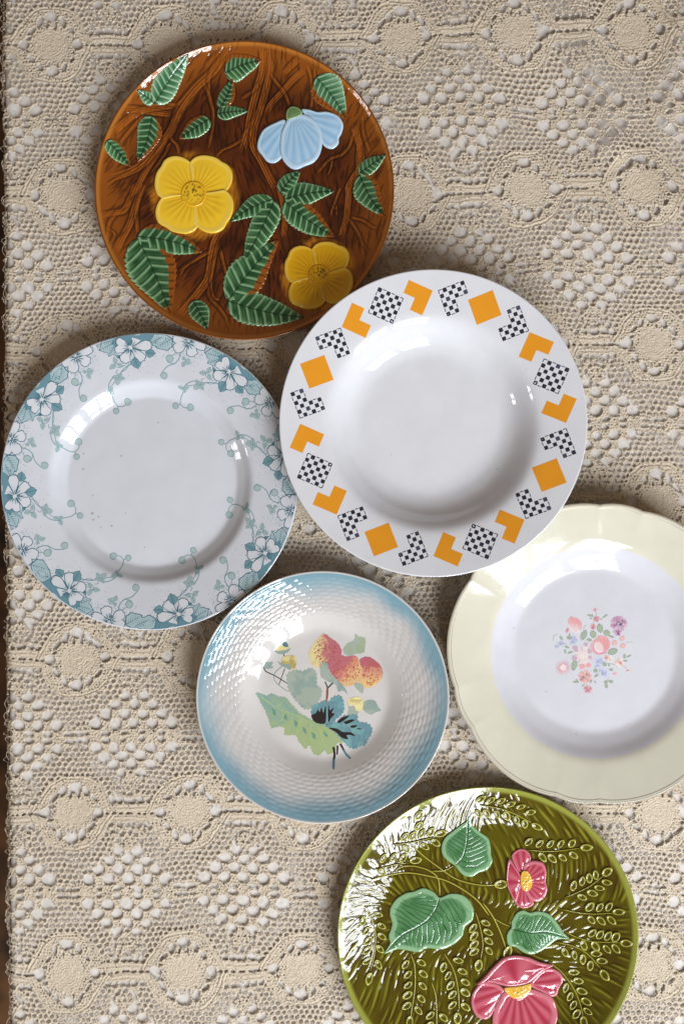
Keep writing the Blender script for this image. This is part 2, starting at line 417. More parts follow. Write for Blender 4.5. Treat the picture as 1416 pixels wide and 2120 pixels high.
class Field:
    """a raster in plate px for moulded strokes"""
    def __init__(s, half, res=1.0):
        s.h = half; s.res = res; s.n = int(2 * half / res) + 1; s.a = np.zeros((s.n, s.n), np.float32)
    def stroke(s, pts, w, amp, w2=None, taper=0.0, mode='max', step=4.0):
        P = catmull(pts, step); n = len(P); tt = np.linspace(0, 1, n)
        W = np.interp(tt, [0, 1], [w, w if w2 is None else w2])
        if taper: W = W * np.clip(np.minimum(tt, 1 - tt) / taper, 0.15, 1)
        for k in range(n - 1):
            a, b = P[k], P[k + 1]; ww = (W[k] + W[k + 1]) / 2; m = ww * 2.2 + 2
            x0 = int((min(a[0], b[0]) - m + s.h) / s.res); x1 = int((max(a[0], b[0]) + m + s.h) / s.res) + 2
            y0 = int((min(a[1], b[1]) - m + s.h) / s.res); y1 = int((max(a[1], b[1]) + m + s.h) / s.res) + 2
            x0, y0 = max(x0, 0), max(y0, 0); x1, y1 = min(x1, s.n), min(y1, s.n)
            if x1 <= x0 or y1 <= y0: continue
            X = (np.arange(x0, x1) * s.res - s.h)[:, None]; Y = (np.arange(y0, y1) * s.res - s.h)[None]
            d = b - a; L2 = d @ d + 1e-9; t = np.clip(((X - a[0]) * d[0] + (Y - a[1]) * d[1]) / L2, 0, 1)
            D = np.hypot(X - a[0] - t * d[0], Y - a[1] - t * d[1])
            v = amp * np.exp(-(D / ww) ** 2)
            s.a[x0:x1, y0:y1] = np.maximum(s.a[x0:x1, y0:y1], v)
    def sample(s, x, y):
        u = np.clip((np.asarray(x) + s.h) / s.res, 0, s.n - 1.001); v = np.clip((np.asarray(y) + s.h) / s.res, 0, s.n - 1.001)
        i = u.astype(int); j = v.astype(int); fu = u - i; fv = v - j; a = s.a
        return (a[i, j] * (1 - fu) + a[i + 1, j] * fu) * (1 - fv) + (a[i, j + 1] * (1 - fu) + a[i + 1, j + 1] * fu) * fv

# ================================================================== SETTING
edge_px = lambda py: 6 + 13 * np.clip(py, -400, 2600) / 2120.0 + 2.0 * vnoise(py, 0, 160, 91)
BEND = 16.0
def drape(px, py, h):
    """arc-length photo px (left of the edge runs down the table side) -> world; h = height off the cloth in m"""
    e = edge_px(py) + BEND
    s = px - e; phi = np.clip(-s / BEND, 0, math.pi / 2)
    down = np.clip(-s - BEND * math.pi / 2, 0, None)
    x = np.where(s >= 0, px, e - BEND * np.sin(phi)); z = -(BEND * (1 - np.cos(phi)) + down) * PX0
    X = (x - 708) * PX0 - np.sin(phi) * h; Y = (1060 - py) * PX0; Z = z + np.cos(phi) * h
    return X, Y, Z

def macro(px, py):
    """slow rise and fall of the cloth, m"""
    m = 0.0007 * vnoise(px, py, 150, 11) + 0.00025 * vnoise(px, py, 60, 12)
    def ridge(x0, y0, x1, y1, w, a):
        d = np.array([x1 - x0, y1 - y0], float); L2 = d @ d
        t = np.clip(((px - x0) * d[0] + (py - y0) * d[1]) / L2, 0, 1)
        D = np.hypot(px - x0 - t * d[0], py - y0 - t * d[1]); return a * np.exp(-(D / w) ** 2)
    m = m + ridge(1180, -40, 1270, 300, 34, 0.0042) + ridge(1400, 60, 1380, 260, 30, 0.0028) + ridge(1270, 300, 1380, 420, 30, 0.0026)
    return m

# table under the cloths
tb = empty('table', (0, 0, -0.003)); tag(tb, 'wooden table hidden under the lace and the white cotton cloth', 'table')
def box(name, x0, x1, y0, y1, z0, z1, mat, parent=None, bev=0.0):
    import bmesh
    bm = bmesh.new(); bmesh.ops.create_cube(bm, size=1)
    for v in bm.verts: v.co = Vector(((x0 + x1) / 2 + v.co.x * (x1 - x0), (y0 + y1) / 2 + v.co.y * (y1 - y0), (z0 + z1) / 2 + v.co.z * (z1 - z0)))
    if bev: bmesh.ops.bevel(bm, geom=bm.edges[:], offset=bev, segments=2, affect='EDGES')
    me = bpy.data.meshes.new(name); bm.to_mesh(me); bm.free(); return obj(name, me, mat, parent)
TX0 = -0.264; TX1 = 0.62; TY0 = -0.78; TY1 = 0.78
box('table_top', TX0 + 0.004, TX1, TY0, TY1, -0.03, -0.0008, M_WOOD, tb, 0.002)
for lx in (TX0 + 0.05, TX1 - 0.05):
    for ly in (TY0 + 0.05, TY1 - 0.05): box('leg', lx - 0.03, lx + 0.03, ly - 0.03, ly + 0.03, -0.747, -0.0315, M_WOOD, tb, 0.003)
fl = box('floor', -3, 3, -3, 3, -0.77, -0.75, M_FLOOR); tag(fl, kind='structure')

# white cotton cloth under the lace
gx = np.concatenate([np.linspace(-420, -30, 14), np.arange(-22, 60, 4), np.arange(66, 1440, 14), np.linspace(1460, 2250, 20)])
gy = np.concatenate([np.linspace(-880, -40, 22), np.arange(-25, 2150, 14), np.linspace(2165, 3000, 22)])
PXg, PYg = np.meshgrid(gx, gy, indexing='ij')
mac = macro(PXg, PYg) * 0.35
X, Y, Z = drape(PXg, PYg, -0.0011 + mac * 0.6)
me = mesh_np('white_undercloth', np.stack([X, Y, Z], -1).reshape(-1, 3), [grid_faces(len(gx), len(gy))[:, ::-1]])
uc = obj('white_undercloth', me, M_LINEN); tag(uc, 'plain white cotton cloth showing through the holes of the beige lace', 'tablecloth')

# ---- lace
PLX = {'brown': (506, 393, 311), 'check': (897, 876, 318), 'teal': (310, 997, 307), 'blue': (668, 1444, 262), 'cream': (1241, 1354, 314), 'green': (1010, 1941, 313)}
PW, PH = 241.0, 321.0
def lace_pattern(px, py):
    """photo px -> (height 0..1, hole mask)"""
    x0 = np.interp(py, [-900, 100, 400, 1368, 1690, 2015, 3000], [90, 105, 130, 165, 152, 140, 130])
    tilt = np.interp(py, [0, 400, 1700, 2100], [-0.030, -0.012, 0.0, -0.014])
    X = px - x0 + 7 * vnoise(px, py, 170, 21) + 2.6 * vnoise(px, py, 34, 22) + 1.1 * vnoise(px, py, 12, 27)
    Y = py - 80 - tilt * (px - 700) + 7 * vnoise(px, py, 170, 23) + 2.6 * vnoise(px, py, 34, 24) + 1.1 * vnoise(px, py, 12, 28)
    x = (X + PW / 2) % PW - PW / 2; y = (Y + PH / 2) % PH - PH / 2
    ax, ay = np.abs(x), np.abs(y); u, w = PW / 2 - ax, PH / 2 - ay
    fine = vnoise(px, py, 3.0, 25); med = vnoise(px, py, 9, 26)
    e = np.full(px.shape, 1e3)
    def ell(cx, cy, rx, ry, rot=0, A=ax, B=ay):
        nonlocal e
        dx, dy = A - cx, B - cy
        if rot: c, s_ = math.cos(rot), math.sin(rot); dx, dy = dx * c + dy * s_, -dx * s_ + dy * c
        e = np.minimum(e, (np.sqrt((dx / rx) ** 2 + (dy / ry) ** 2) - 1) * min(rx, ry))
    rm = np.hypot(x, y)
    # medallion eyelets
    ell(0, 57, 13, 10); ell(57, 0, 10.5, 11); ell(24.5, 47, 5, 10, 0.35); ell(42, 31, 4, 9, 0.75); ell(9, 41, 2.0, 5); ell(48, 15, 2.0, 4.5, 1.3)
    # slots of the band and small holes beside it
    for k in range(6): ell(76 + k * 14 - 1, 0, 5.0, 2.6)
    for cx_, cy_, r_ in ((84, 25, 5), (100, 26, 6), (115, 25.5, 5.5), (88, 38, 3)): ell(cx_, cy_, r_, r_ * 0.9)
    # rosette
    for k in range(10):
        a = (k + 0.5) * math.pi / 5; ell(24 * math.cos(a), 62 + 22 * math.sin(a), 3.2, 4.6, a, u, ay)
    # puff cluster
    for row, offs, rx, ry in ((7, (20, 59), 8, 4.6), (24, (0, 39.5, 79), 12, 11), (43, (20, 59), 12, 10.5), (61.5, (0, 39.5), 11.5, 9.5), (79, (20,), 11, 8.5)):
        for o_ in offs: ell(o_, row, rx, ry, 0, u, w)
    # bridge slots
    for k in (0, 17): ell(k, 7, 7, 3.2, 0, ax, w)
    ehole = e + 0.9 * med + 1.3 * vnoise(px, py, 42, 33)
    # zones
    octo = ((ay / 77.0) ** 7 + ((ax * 1.75 + ay) / 150.0) ** 7) ** (1 / 7) + 0.02 * med
    solid = (octo < 1.07) | (ay < 20) | (np.hypot(u, ay - 62) < 33) | ((w < 90) & (u + w < 112)) | ((ax < 30) & (w < 20)) | ((ay < 46) & (u < 40))
    # hexagonal net
    hs = R8(5).rand(4096, 2) - 0.5
    def cells(S, jit):
        rows = S * 0.866
        jr = np.floor(Y / rows).astype(int); d1 = np.full(px.shape, 1e3); d2 = np.full(px.shape, 1e3)
        for dj in (-1, 0, 1, 2):
            r_ = jr + dj; off = (r_ % 2) * 0.5; ic = np.floor(X / S - off).astype(int)
            for di in (-1, 0, 1, 2):
                i_ = ic + di; hsh = ((i_ * 73 + r_ * 179) & 4095)
                cx_ = (i_ + off + jit * hs[hsh, 0]) * S; cy_ = (r_ + jit * hs[hsh, 1]) * rows
                d = np.hypot(X - cx_, Y - cy_); m = d < d1; d2 = np.where(m, d1, np.minimum(d2, d)); d1 = np.where(m, d, d1)
        return d2 - d1
    tw = cells(12.2, 0.30); tk = cells(6.6, 0.5)
    opening = 4.5 + 0.8 * vnoise(px, py, 60, 29) + 1.1 * med
    net_hole = tw > opening
    net_h = 1.05 * np.sqrt(np.clip(1 - (tw / 5.2) ** 2, 0, 1)) + 0.2 * fine * (tw < 2.5)
    # solid crochet: ridges
    ring = 0.5 + 0.5 * np.cos(rm / 5.0 * 2 * math.pi + 0.8 * np.arctan2(y, x))
    sol = 1.0 - 0.75 * np.clip(tk / 5.0, 0, 1) ** 1.5 + 0.25 * fine + 0.1 * med
    sol = np.where(rm < 34, 0.55 + 0.33 * ring + 0.22 * fine, sol)
    band = (ay < 20) & (octo > 0.8)
    tiny_b = band & (tk > 4.4 + 0.8 * med) & (ay > 5)
    sol = np.where(band, 0.45 + 0.55 * np.exp(-((ay - 9.5) / 3.2) ** 2) + 0.5 * np.exp(-((ay - 17) / 2.2) ** 2) + 0.15 * fine * np.cos(ax * 0.9), sol)
    sol = np.where(np.abs(octo - 1.0) < 0.09, 0.5 + 0.65 * np.maximum(np.exp(-((octo - 0.95) / 0.022) ** 2), np.exp(-((octo - 1.04) / 0.022) ** 2)) + 0.2 * fine, sol)
    sol = np.where(np.abs(np.hypot(u, ay - 62) - 31) < 2.4, 0.95 + 0.15 * fine, sol)
    # thread crossings between the puffs
    clus = (w < 90) & (u + w < 112)
    th = np.abs(np.sin(X * 0.55 + Y * 0.35 + 2 * med)) * np.abs(np.sin(X * 0.4 - Y * 0.5 + 1.5))
    sol = np.where(clus, 0.35 + 0.45 * th + 0.45 * (1 - np.clip(tk / 5, 0, 1)) + 0.25 * fine, sol)
    sol = sol + 0.28 * np.exp(-((ehole - 1.6) / 1.6) ** 2)
    tiny = solid & ~(rm < 34) & ~band & (((tk > 4.0 + 0.9 * med) & (ehole > 1.0)) | ((tw > 7.2 + 1.0 * med) & ~clus & (octo > 1.05)))
    tiny = tiny | tiny_b
    h = np.where(solid, sol, net_h)
    h = np.where(ehole < 1.2, h * np.clip((ehole + 0.6) / 1.8, -0.2, 1), h)
    hole = (ehole < 0) | (~solid & net_hole & (ehole > 1.5)) | tiny
    return h, hole

fx = np.concatenate([np.linspace(-330, -30, 40), np.arange(-24, 1436, 1.62), np.linspace(1442, 2200, 110)])
fy = np.concatenate([np.linspace(-830, -20, 120), np.arange(-12, 2132, 1.62), np.linspace(2140, 2960, 120)])
PXg, PYg = np.meshgrid(fx, fy, indexing='ij')
keep = np.ones(PXg.shape, bool)
for cx_, cy_, r_ in PLX.values(): keep &= np.hypot(PXg - cx_, PYg - cy_) > r_ - 42
H = np.zeros(PXg.shape); HO = np.ones(PXg.shape, bool)
H[keep], HO[keep] = lace_pattern(PXg[keep], PYg[keep])
hh = H * 0.00125 + 0.0 + macro(PXg, PYg)
X, Y, Z = drape(PXg, PYg, hh)
ok = keep & ~HO
a, b = PXg.shape; okc = ok[:-1, :-1].astype(int) + ok[1:, :-1] + ok[:-1, 1:] + ok[1:, 1:]
F = grid_faces(a, b)[:, ::-1][(okc >= 3).ravel()]
used = np.zeros(a * b, bool); used[F.ravel()] = True; remap = np.cumsum(used) - 1
V = np.stack([X, Y, Z], -1).reshape(-1, 3)[used]; F = remap[F]
print('lace quads', len(F))
me = mesh_np('lace_tablecloth', V, [F], None)
lc = obj('lace_tablecloth', me, M_LACE)
tag(lc, 'beige crocheted lace tablecloth with round medallions and eyelet clusters spread under the plates', 'tablecloth')
# stray threads along the hem where the lace rolls over the table edge
rr = R8(77); TV = []; TF = []
for k in range(150):
    y0 = rr.uniform(-60, 2180); e0 = float(edge_px(np.array([y0]))[0]); L_ = rr.uniform(8, 34); out = rr.uniform(1.5, 7.5); n = 9; base = len(TV)
    for i in range(n):
        t = i / (n - 1); q = math.sin(math.pi * t); wx = (e0 + 3 - (out + 3) * q + 0.8 * math.sin(7 * t + k) - 708) * PX0; wy = (1060 - (y0 + L_ * (t - 0.5) + rr.uniform(-0.6, 0.6))) * PX0; wz = (-8 + 9 * rr.rand() * q) * PX0 * 0.6 - 0.001
        for a in range(3): TV.append((wx + 0.00022 * math.cos(a * 2.09), wy, wz + 0.00022 * math.sin(a * 2.09)))
        if i:
            for a in range(3): TF.append((base + (i - 1) * 3 + a, base + (i - 1) * 3 + (a + 1) % 3, base + i * 3 + (a + 1) % 3, base + i * 3 + a))
tag(obj('loose_thread', mesh_np('loose_thread', TV, [np.array(TF)]), M_LACE, lc), kind='stuff')
del H, HO, PXg, PYg, X, Y, Z, V, F

# ================================================================== CHECKED SOUP PLATE
P = Plate('orange_checked_plate', 897, 876, 318, [(0, 9), (152, 9.6), (176, 12.5), (190, 17.0), (213, 26), (221, 28.2), (240, 29.8), (318, 35.5)], 8, 150,
          'deep white soup plate with orange and black checked angular patches round its rim')
dish(P, M_WHITE, lambda r: 5 if r < 130 else 2.5, 256)
ORANGE = lin((226, 150, 38)); BLACK = lin((38, 40, 54)); GREYB = lin((70, 74, 92))
side = 54.0; hs_ = side / 2
def to_rim(a, b, gang):
    """square-frame coords (a,b), whose frame is turned 45 deg from the radius at angle 0, centred on radius 262"""
    c = math.sqrt(0.5); x = 264 + a * c - b * c; y = a * c + b * c
    return np.stack([x, y], -1) if np.ndim(a) else (x, y)
def patch_mesh(kind, ell, sgn):
    """kind orange/check; ell: L shape (one quarter missing) ; sgn: side on which it sits"""
    pr = Print(P)
    # L's centre is moved along the rim (the square's diagonal), by 67 px
    ang = sgn * 13.9 * math.pi / 180
    cx_, cy_ = 264 * math.cos(ang) - 264, 264 * math.sin(ang)
    c = math.sqrt(0.5)
    ca, cb = (cx_ * c + cy_ * c), (-cx_ * c + cy_ * c)
    if not ell: ca = cb = 0
    # missing quarter faces the square: direction along -sgn tangent => (a,b) signs: tangent = (c, c) in (a,b)
    qa = qb = -sgn
    def tr(pts): q = np.asarray(pts, float); return to_rim(q[:, 0] + ca, q[:, 1] + cb, 0)
    if kind == 'orange':
        h = hs_
        if not ell: pts = [(-h, -h), (h, -h), (h, h), (-h, h)]
        else:
            k = -1.0
            pts = [(-qa * h, -qb * h), (qa * h, -qb * h), (qa * h, qb * k * 0 - qb * k), (-qa * k * -0 + qa * k * -1, -qb * k), (-qa * k, qb * h), (-qa * h, qb * h)]
        pts = np.array(pts)
        pr.fill(closed(tr(pts), 5, False), ORANGE, 0, g=5)
    else:
        n = 6; pt = 9.6
        def missing(i, j):
            if not ell: return False
            ia = (i >= 3) if qa > 0 else (i < 3); jb = (j >= 3) if qb > 0 else (j < 3); return ia and jb
        rr = R8(3)
        for i in range(n):
            for j in range(n):
                if missing(i, j): continue
                x = (i - 2.5) * pt; y = (j - 2.5) * pt
                colr = BLACK * (1 + 0.5 * rr.rand()) if rr.rand() < 0.8 else GREYB
                if (i + j) % 2:
                    s_ = 4.0 + 0.4 * rr.rand(); q = s_ * 0.80; jx, jy = rr.rand(2) * 0.6 - 0.3
                    pts = [(-s_, -q), (-q, -s_), (q, -s_), (s_, -q), (s_, q), (q, s_), (-q, s_), (-s_, q)]
                    pr.poly(tr([(x + a_ + jx, y + b_ + jy) for a_, b_ in pts]), colr, 0, step=None)
                else:
                    for dx, dy in ((1, 0), (-1, 0), (0, 1), (0, -1)):
                        ni, nj = i + dx, j + dy
                        if 0 <= ni < n and 0 <= nj < n and not missing(ni, nj): continue
                        t_ = 0.85; l_ = 3.6; ex, ey = x + dx * 3.6, y + dy * 3.6
                        if dx: pts = [(ex - t_, ey - l_), (ex + t_, ey - l_), (ex + t_, ey + l_), (ex - t_, ey + l_)]
                        else: pts = [(ex - l_, ey - t_), (ex + l_, ey - t_), (ex + l_, ey + t_), (ex - l_, ey + t_)]
                        pr.poly(tr(pts), colr, 0, step=None)
    nm = ('orange' if kind == 'orange' else 'checked') + ('_angle_print' if ell else '_square_print')
    return pr.mesh(nm), nm
sq = {k: patch_mesh(k, False, 1) for k in ('orange', 'check')}
el = {(k, s_): patch_mesh(k, True, s_) for k in ('orange', 'check') for s_ in (1, -1)}
for g in range(8):
    ang = math.radians(66 + 45 * g + (0.8 if g % 2 else 0)); own, oth = ('orange', 'check') if g % 2 == 0 else ('check', 'orange')
    me, nm = sq[own]; instance(me, nm, P.root, ang, M_PRINT)
    for s_ in (1, -1): me, nm = el[(oth, s_)]; instance(me, nm, P.root, ang, M_PRINT)

# ================================================================== TEAL TRANSFER PLATE
P = Plate('teal_flower_plate', 310, 997, 307, [(0, 6), (178, 6.2), (196, 10), (208, 13.8), (215, 14.8), (307, 20.5)], 3, 165,
          'white dinner plate with teal printed blossoms and trailing sprigs round the rim')
dish(P, M_WHITE2, lambda r: 5 if r < 165 else 2.2, 256)
TD, TM, TL, TG, TW = lin((62, 108, 126)), lin((118, 156, 166)), lin((172, 196, 202)), lin((168, 188, 188)), lin((212, 216, 223))
A0 = math.radians(142)
def tz(pts): return P.L(pts, 0, 680, 4.425)
def rotp(p, a):
    p = np.asarray(p, float); c, s_ = math.cos(a), math.sin(a); return np.stack([p[..., 0] * c - p[..., 1] * s_, p[..., 0] * s_ + p[..., 1] * c], -1)
def clipR(p, R=305.5):
    r = np.hypot(p[..., 0], p[..., 1]); k = np.where(r > R, R / np.maximum(r, 1), 1.0); return p * k[..., None]
def petal(pr, c, tip, wd, layer, fill=TW, line=TD, seed=0):
    c = np.asarray(c, float); tip = np.asarray(tip, float); d = tip - c; L_ = np.hypot(*d); t = d / L_; n = np.array([-t[1], t[0]])
    rr = R8(seed)
    prof = [(0.06, 0.05), (0.25, 0.42), (0.5, 0.85), (0.72, 1.0), (0.9, 0.82), (0.97, 0.5), (0.93, 0.25), (1.02, 0.0)]
    L1 = [c + t * L_ * a + n * wd * b * (1 + 0.1 * rr.randn()) for a, b in prof]; L2 = [c + t * L_ * a - n * wd * b * (1 + 0.1 * rr.randn()) for a, b in prof[::-1][1:]]
    pts = np.array(L1 + L2); cen = pts.mean(0)
    pr.poly(clipR(cen + (pts - cen) * (1 + 0.9 / (wd + 3))), line, layer, step=None); pr.poly(clipR(cen + (pts - cen) * (1 - 0.9 / (wd + 3))), fill, layer + 1, step=None)
    for k in range(3):
        a = (k - 1) * 0.22; dd = t * math.cos(a) + n * math.sin(a)
        pr.line(clipR(np.array([c + dd * L_ * 0.22, c + dd * L_ * (0.45 + 0.06 * k)])), 0.7, TM, layer + 2, 0.3)
def tleaf(pr, base, tip, wd, layer, fill=TL, line=TD, veins=5, seed=0):
    base = np.asarray(base, float); tip = np.asarray(tip, float); d = tip - base; L_ = np.hypot(*d); t = d / L_; n = np.array([-t[1], t[0]])
    a = np.linspace(0, 1, 9); w_ = wd * np.sin(np.pi * a ** 0.8) * (1 + 0.12 * np.sin(a * 19 + seed))
    pts = np.vstack([base + t * L_ * a[:, None] + n * w_[:, None], (base + t * L_ * a[:, None] - n * w_[:, None])[::-1][1:-1]])
    cen = pts.mean(0)
    pr.poly(clipR(cen + (pts - cen) * 1.05), line, layer, step=None); pr.poly(clipR(cen + (pts - cen) * 0.94), fill, layer + 1, step=None)
    pr.line(clipR(np.array([base, tip])), 1.0, line, layer + 2, 0.5, step=8)
    for k in range(veins):
        q = 0.15 + 0.7 * k / veins; p0 = base + t * L_ * q
        for s_ in (1, -1): pr.line(clipR(np.array([p0, p0 + (t * 0.5 + n * s_ * 0.75) * wd * 0.8 * math.sin(math.pi * (q + 0.1) ** 0.8)])), 0.8, line, layer + 2, 0.3, step=8)
def heart(pr, c, r, ang, layer):
    t = np.arange(14) * 2 * math.pi / 14; k = 1 - 0.22 * np.exp(-((t - math.pi) / 0.5) ** 2) + 0.1 * np.exp(-(np.minimum(t, 2 * math.pi - t) / 0.4) ** 2)
    p = np.stack([np.cos(t) * k, np.sin(t) * k], -1); p = rotp(p, ang)
    pr.fan(c + p * r, TM, layer, step=9, smooth=False, rings=3); pr.fan(c + p * (r - 1.1), TG, layer + 2, step=9, smooth=False, rings=3)
def stamens(pr, c, r, layer, n=16, seed=1):
    rr = R8(seed)
    for k in range(n):
        a = 2 * math.pi * k / n + rr.rand() * 0.2; r0 = r * 0.35; r1 = r * (0.7 + 0.3 * rr.rand())
        d = np.array([math.cos(a), math.sin(a)]); pr.line(clipR(np.array([c + d * r0, c + d * r1])), 1.5, TD, layer, 1.0, step=9)
def dots(pr, f, n, layer, seed):
    rr = R8(seed)
    for k in range(n):
        p = f(rr)
        if p is None: continue
        if np.hypot(*p) > 304: continue
        s_ = 0.5 + 0.3 * rr.rand(); pr.poly(p + np.array([(-s_, 0), (0, -s_), (s_, 0), (0, s_)]), TM if rr.rand() < 0.6 else TD, layer, step=None)
pol = lambda adeg, r: np.array([math.cos(math.radians(adeg)) * r, math.sin(math.radians(adeg)) * r])
prA = Print(P)
# dark ground at the rim between the leaves of the big blossom
band = [pol(a, 306) for a in np.linspace(129.5, 152.5, 14)] + [pol(a, r) for a, r in ((152.3, 300), (149, 288), (146, 279), (142, 270), (138, 272), (134, 284), (130.5, 298))]
prA.poly(np.array(band), lin((104, 144, 158)), 0, step=None)
for pp in (((505, 480), (585, 330), 15), ((440, 520), (400, 440), 11), ((395, 470), (470, 430), 9), ((250, 720), (205, 870), 13), ((270, 740), (305, 850), 9), ((240, 690), (170, 820), 10)):
    q = tz(pp[:2]); tleaf(prA, q[0], q[1], pp[2], 1, seed=pp[2])
q = tz([(520, 590), (590, 530)]); tleaf(prA, q[0], q[1], 9, 1, fill=TM)
q = tz([(480, 690), (575, 745)]); tleaf(prA, q[0], q[1], 11, 1, fill=TM)
q = tz([(370, 770), (385, 800)]); tleaf(prA, q[0], q[1], 9, 1, fill=TM)
fc = tz([(388, 650)])[0]
for k, (tp, wd) in enumerate((((510, 500), 11), ((556, 648), 12), ((440, 796), 12), ((305, 768), 10), ((250, 690), 9.5), ((365, 500), 11))):
    petal(prA, fc, fc + (tz([tp])[0] - fc) * 1.04, wd * 0.84, 4, seed=k)
prA.blob(fc, 4.5, 3.6, 0, TW, 8, 10); stamens(prA, fc, 17, 7)
for ln_, w_ in ((((500, 760), (484, 830), (488, 900), (470, 960), (480, 1020), (520, 1075), (580, 1095), (640, 1125), (690, 1135), (706, 1165)), 1.5),
                (((480, 770), (500, 820), (486, 880)), 1.2), (((690, 1132), (724, 1100), (730, 1055)), 1.4), (((505, 960), (515, 1030), (540, 1070)), 1.1),
                (((450, 880), (455, 915), (480, 905)), 1.1), (((380, 850), (420, 870), (450, 850), (470, 800)), 1.0)):
    prA.line(tz(ln_), w_, TM, 2)
for hx, hy, r_, an in ((724, 1042, 7.8, 1.2), (706, 1174, 6.8, -1.2)): heart(prA, tz([(hx, hy)])[0], r_, an, 3)
for bx, by, tx, ty, wd in ((500, 935, 555, 895, 5), (505, 945, 550, 985, 6), (498, 940, 458, 965, 4.5), (500, 930, 500, 880, 4), (540, 1075, 512, 1025, 4.5), (545, 1078, 585, 1075, 4), (540, 1085, 520, 1135, 4),
                           (400, 850, 340, 820, 5), (400, 860, 392, 930, 5), (410, 850, 455, 820, 4)):
    q = tz([(bx, by), (tx, ty)]); tleaf(prA, q[0], q[1], wd, 2, fill=TG, line=TM, veins=2)
def fA(rr):
    a = rr.uniform(127, 156); r = 304 - abs(rr.randn()) * 30 * max(0.15, math.cos((a - 141) / 15 * 1.4)); return pol(a, r)
dots(prA, fA, 850, 0, 4)
meA = prA.mesh('blossom_print')
prB = Print(P)
fc = tz([(105, 1035)])[0]
for k, (tp, wd) in enumerate((((150, 870), 9), ((232, 985), 11), ((172, 1170), 11), ((50, 1175), 9), ((95, 900), 8))):
    petal(prB, fc, clipR(tz([tp])[0], 304), wd, 3, seed=k + 20)
stamens(prB, clipR(fc, 302), 15, 7, 13, 5)
for ln_, w_ in ((((195, 1110), (260, 1130), (300, 1170), (325, 1235), (385, 1290)), 1.6), (((300, 1170), (290, 1220), (265, 1240)), 1.3), (((200, 1150), (215, 1170), (240, 1200)), 0.9)): prB.line(tz(ln_), w_, TM, 2)
for hx, hy, r_, an in ((253, 1212, 8, 2.6), (410, 1270, 7.6, 0.3)): heart(prB, tz([(hx, hy)])[0], r_, an, 3)
for bx, by, tx, ty, wd in ((272, 1072, 300, 1020, 7), (268, 1078, 232, 1085, 4), (285, 1078, 335, 1098, 4.5)):
    q = tz([(bx, by), (tx, ty)]); tleaf(prB, q[0], q[1], wd, 2, fill=TG, line=TM, veins=2)
for bx, by, tx, ty, wd in ((60, 1180, 150, 1330, 16), (30, 1270, 110, 1400, 13)):
    q = clipR(tz([(bx, by), (tx, ty)]), 300); tleaf(prB, q[0], q[1], wd, 1, seed=wd)
def fB(rr):
    a = rr.uniform(156, 174); r = 304 - abs(rr.randn()) * 22; return pol(a, r)
dots(prB, fB, 420, 0, 9)
meB = prB.mesh('half_blossom_print')
for k, ad in enumerate((142, 185.5, 233, 281.5, 327.5, 10.5, 53.5, 97.5)):
    da = math.radians(ad - 142); instance(meA, 'blossom_print', P.root, da, M_PRINT); instance(meB, 'half_blossom_print', P.root, da + (0.02 if k % 2 else -0.015), M_PRINT)
BR = lin((170, 150, 128))
for (sx, sy, r_) in ((192, 1063, 3.6), (205, 1070, 2.4), (194, 1076, 2.6), (232, 1089, 2.6), (210, 1092, 2.0), (193, 1026, 2.0), (173, 971, 2.6), (252, 944, 2.4), (328, 875, 2.2), (300, 1133, 1.0), (174, 939, 1.2)):
    st = Print(P); q = P.loc(sx, sy); cc = BR if r_ > 1.5 else lin((70, 90, 100)); n_ = 12
    st.blob(q, r_, r_ * 0.8, 0.4, mix(lin((209, 213, 221)), cc, 0.5) if r_ > 1.5 else cc, 0, n_, rag=0.3); 
    if r_ > 2: st.blob(q, r_ * 0.5, r_ * 0.45, 0.4, mix(lin((209, 213, 221)), cc, 0.85), 1, n_, rag=0.4)
    st.build('stain' if r_ > 1.5 else 'pit_mark')

# ================================================================== CREAM PLATE WITH BOUQUET
P = Plate('cream_bordered_plate', 1241, 1354, 312, [(0, 7), (172, 7.3), (200, 12), (219, 17.0), (228, 18.8), (312, 27.2)], 6, 165,
          'white plate with broad pale yellow border, silver edge and small bouquet in its centre')
KN = np.radians(np.array(sorted([(73 + 60 * k) % 360 for k in range(6)] + [(90 + 60 * k) % 360 for k in range(6)]), float))
def scallop(th, rad):
    th = np.mod(th, 2 * math.pi); kn = np.concatenate([[KN[-1] - 2 * math.pi], KN, [KN[0] + 2 * math.pi]])
    i = np.clip(np.searchsorted(kn, th) - 1, 0, len(kn) - 2); a = kn[i]; b = kn[i + 1]; t = (th - a) / (b - a)
    wd = (b - a); bul = np.sin(np.pi * t) ** 0.7 * np.where(wd > 0.5, 0.027, 0.014) - 0.016
    return 1 + bul * sstep(225, 312, rad)
CR_, WH_ = lin((214, 212, 195)), lin((211, 212, 220))
def cream_col(x, y, r, top=True):
    if not top: return np.tile(lin((226, 222, 200)), (len(x), 1))
    return mix(WH_, CR_, sstep(221.5, 223.0, r))
dish(P, M_CREAM, lambda r: 5 if r < 160 else (0.8 if 219 < r < 225 else 2.4), 384, None, cream_col, scallop)
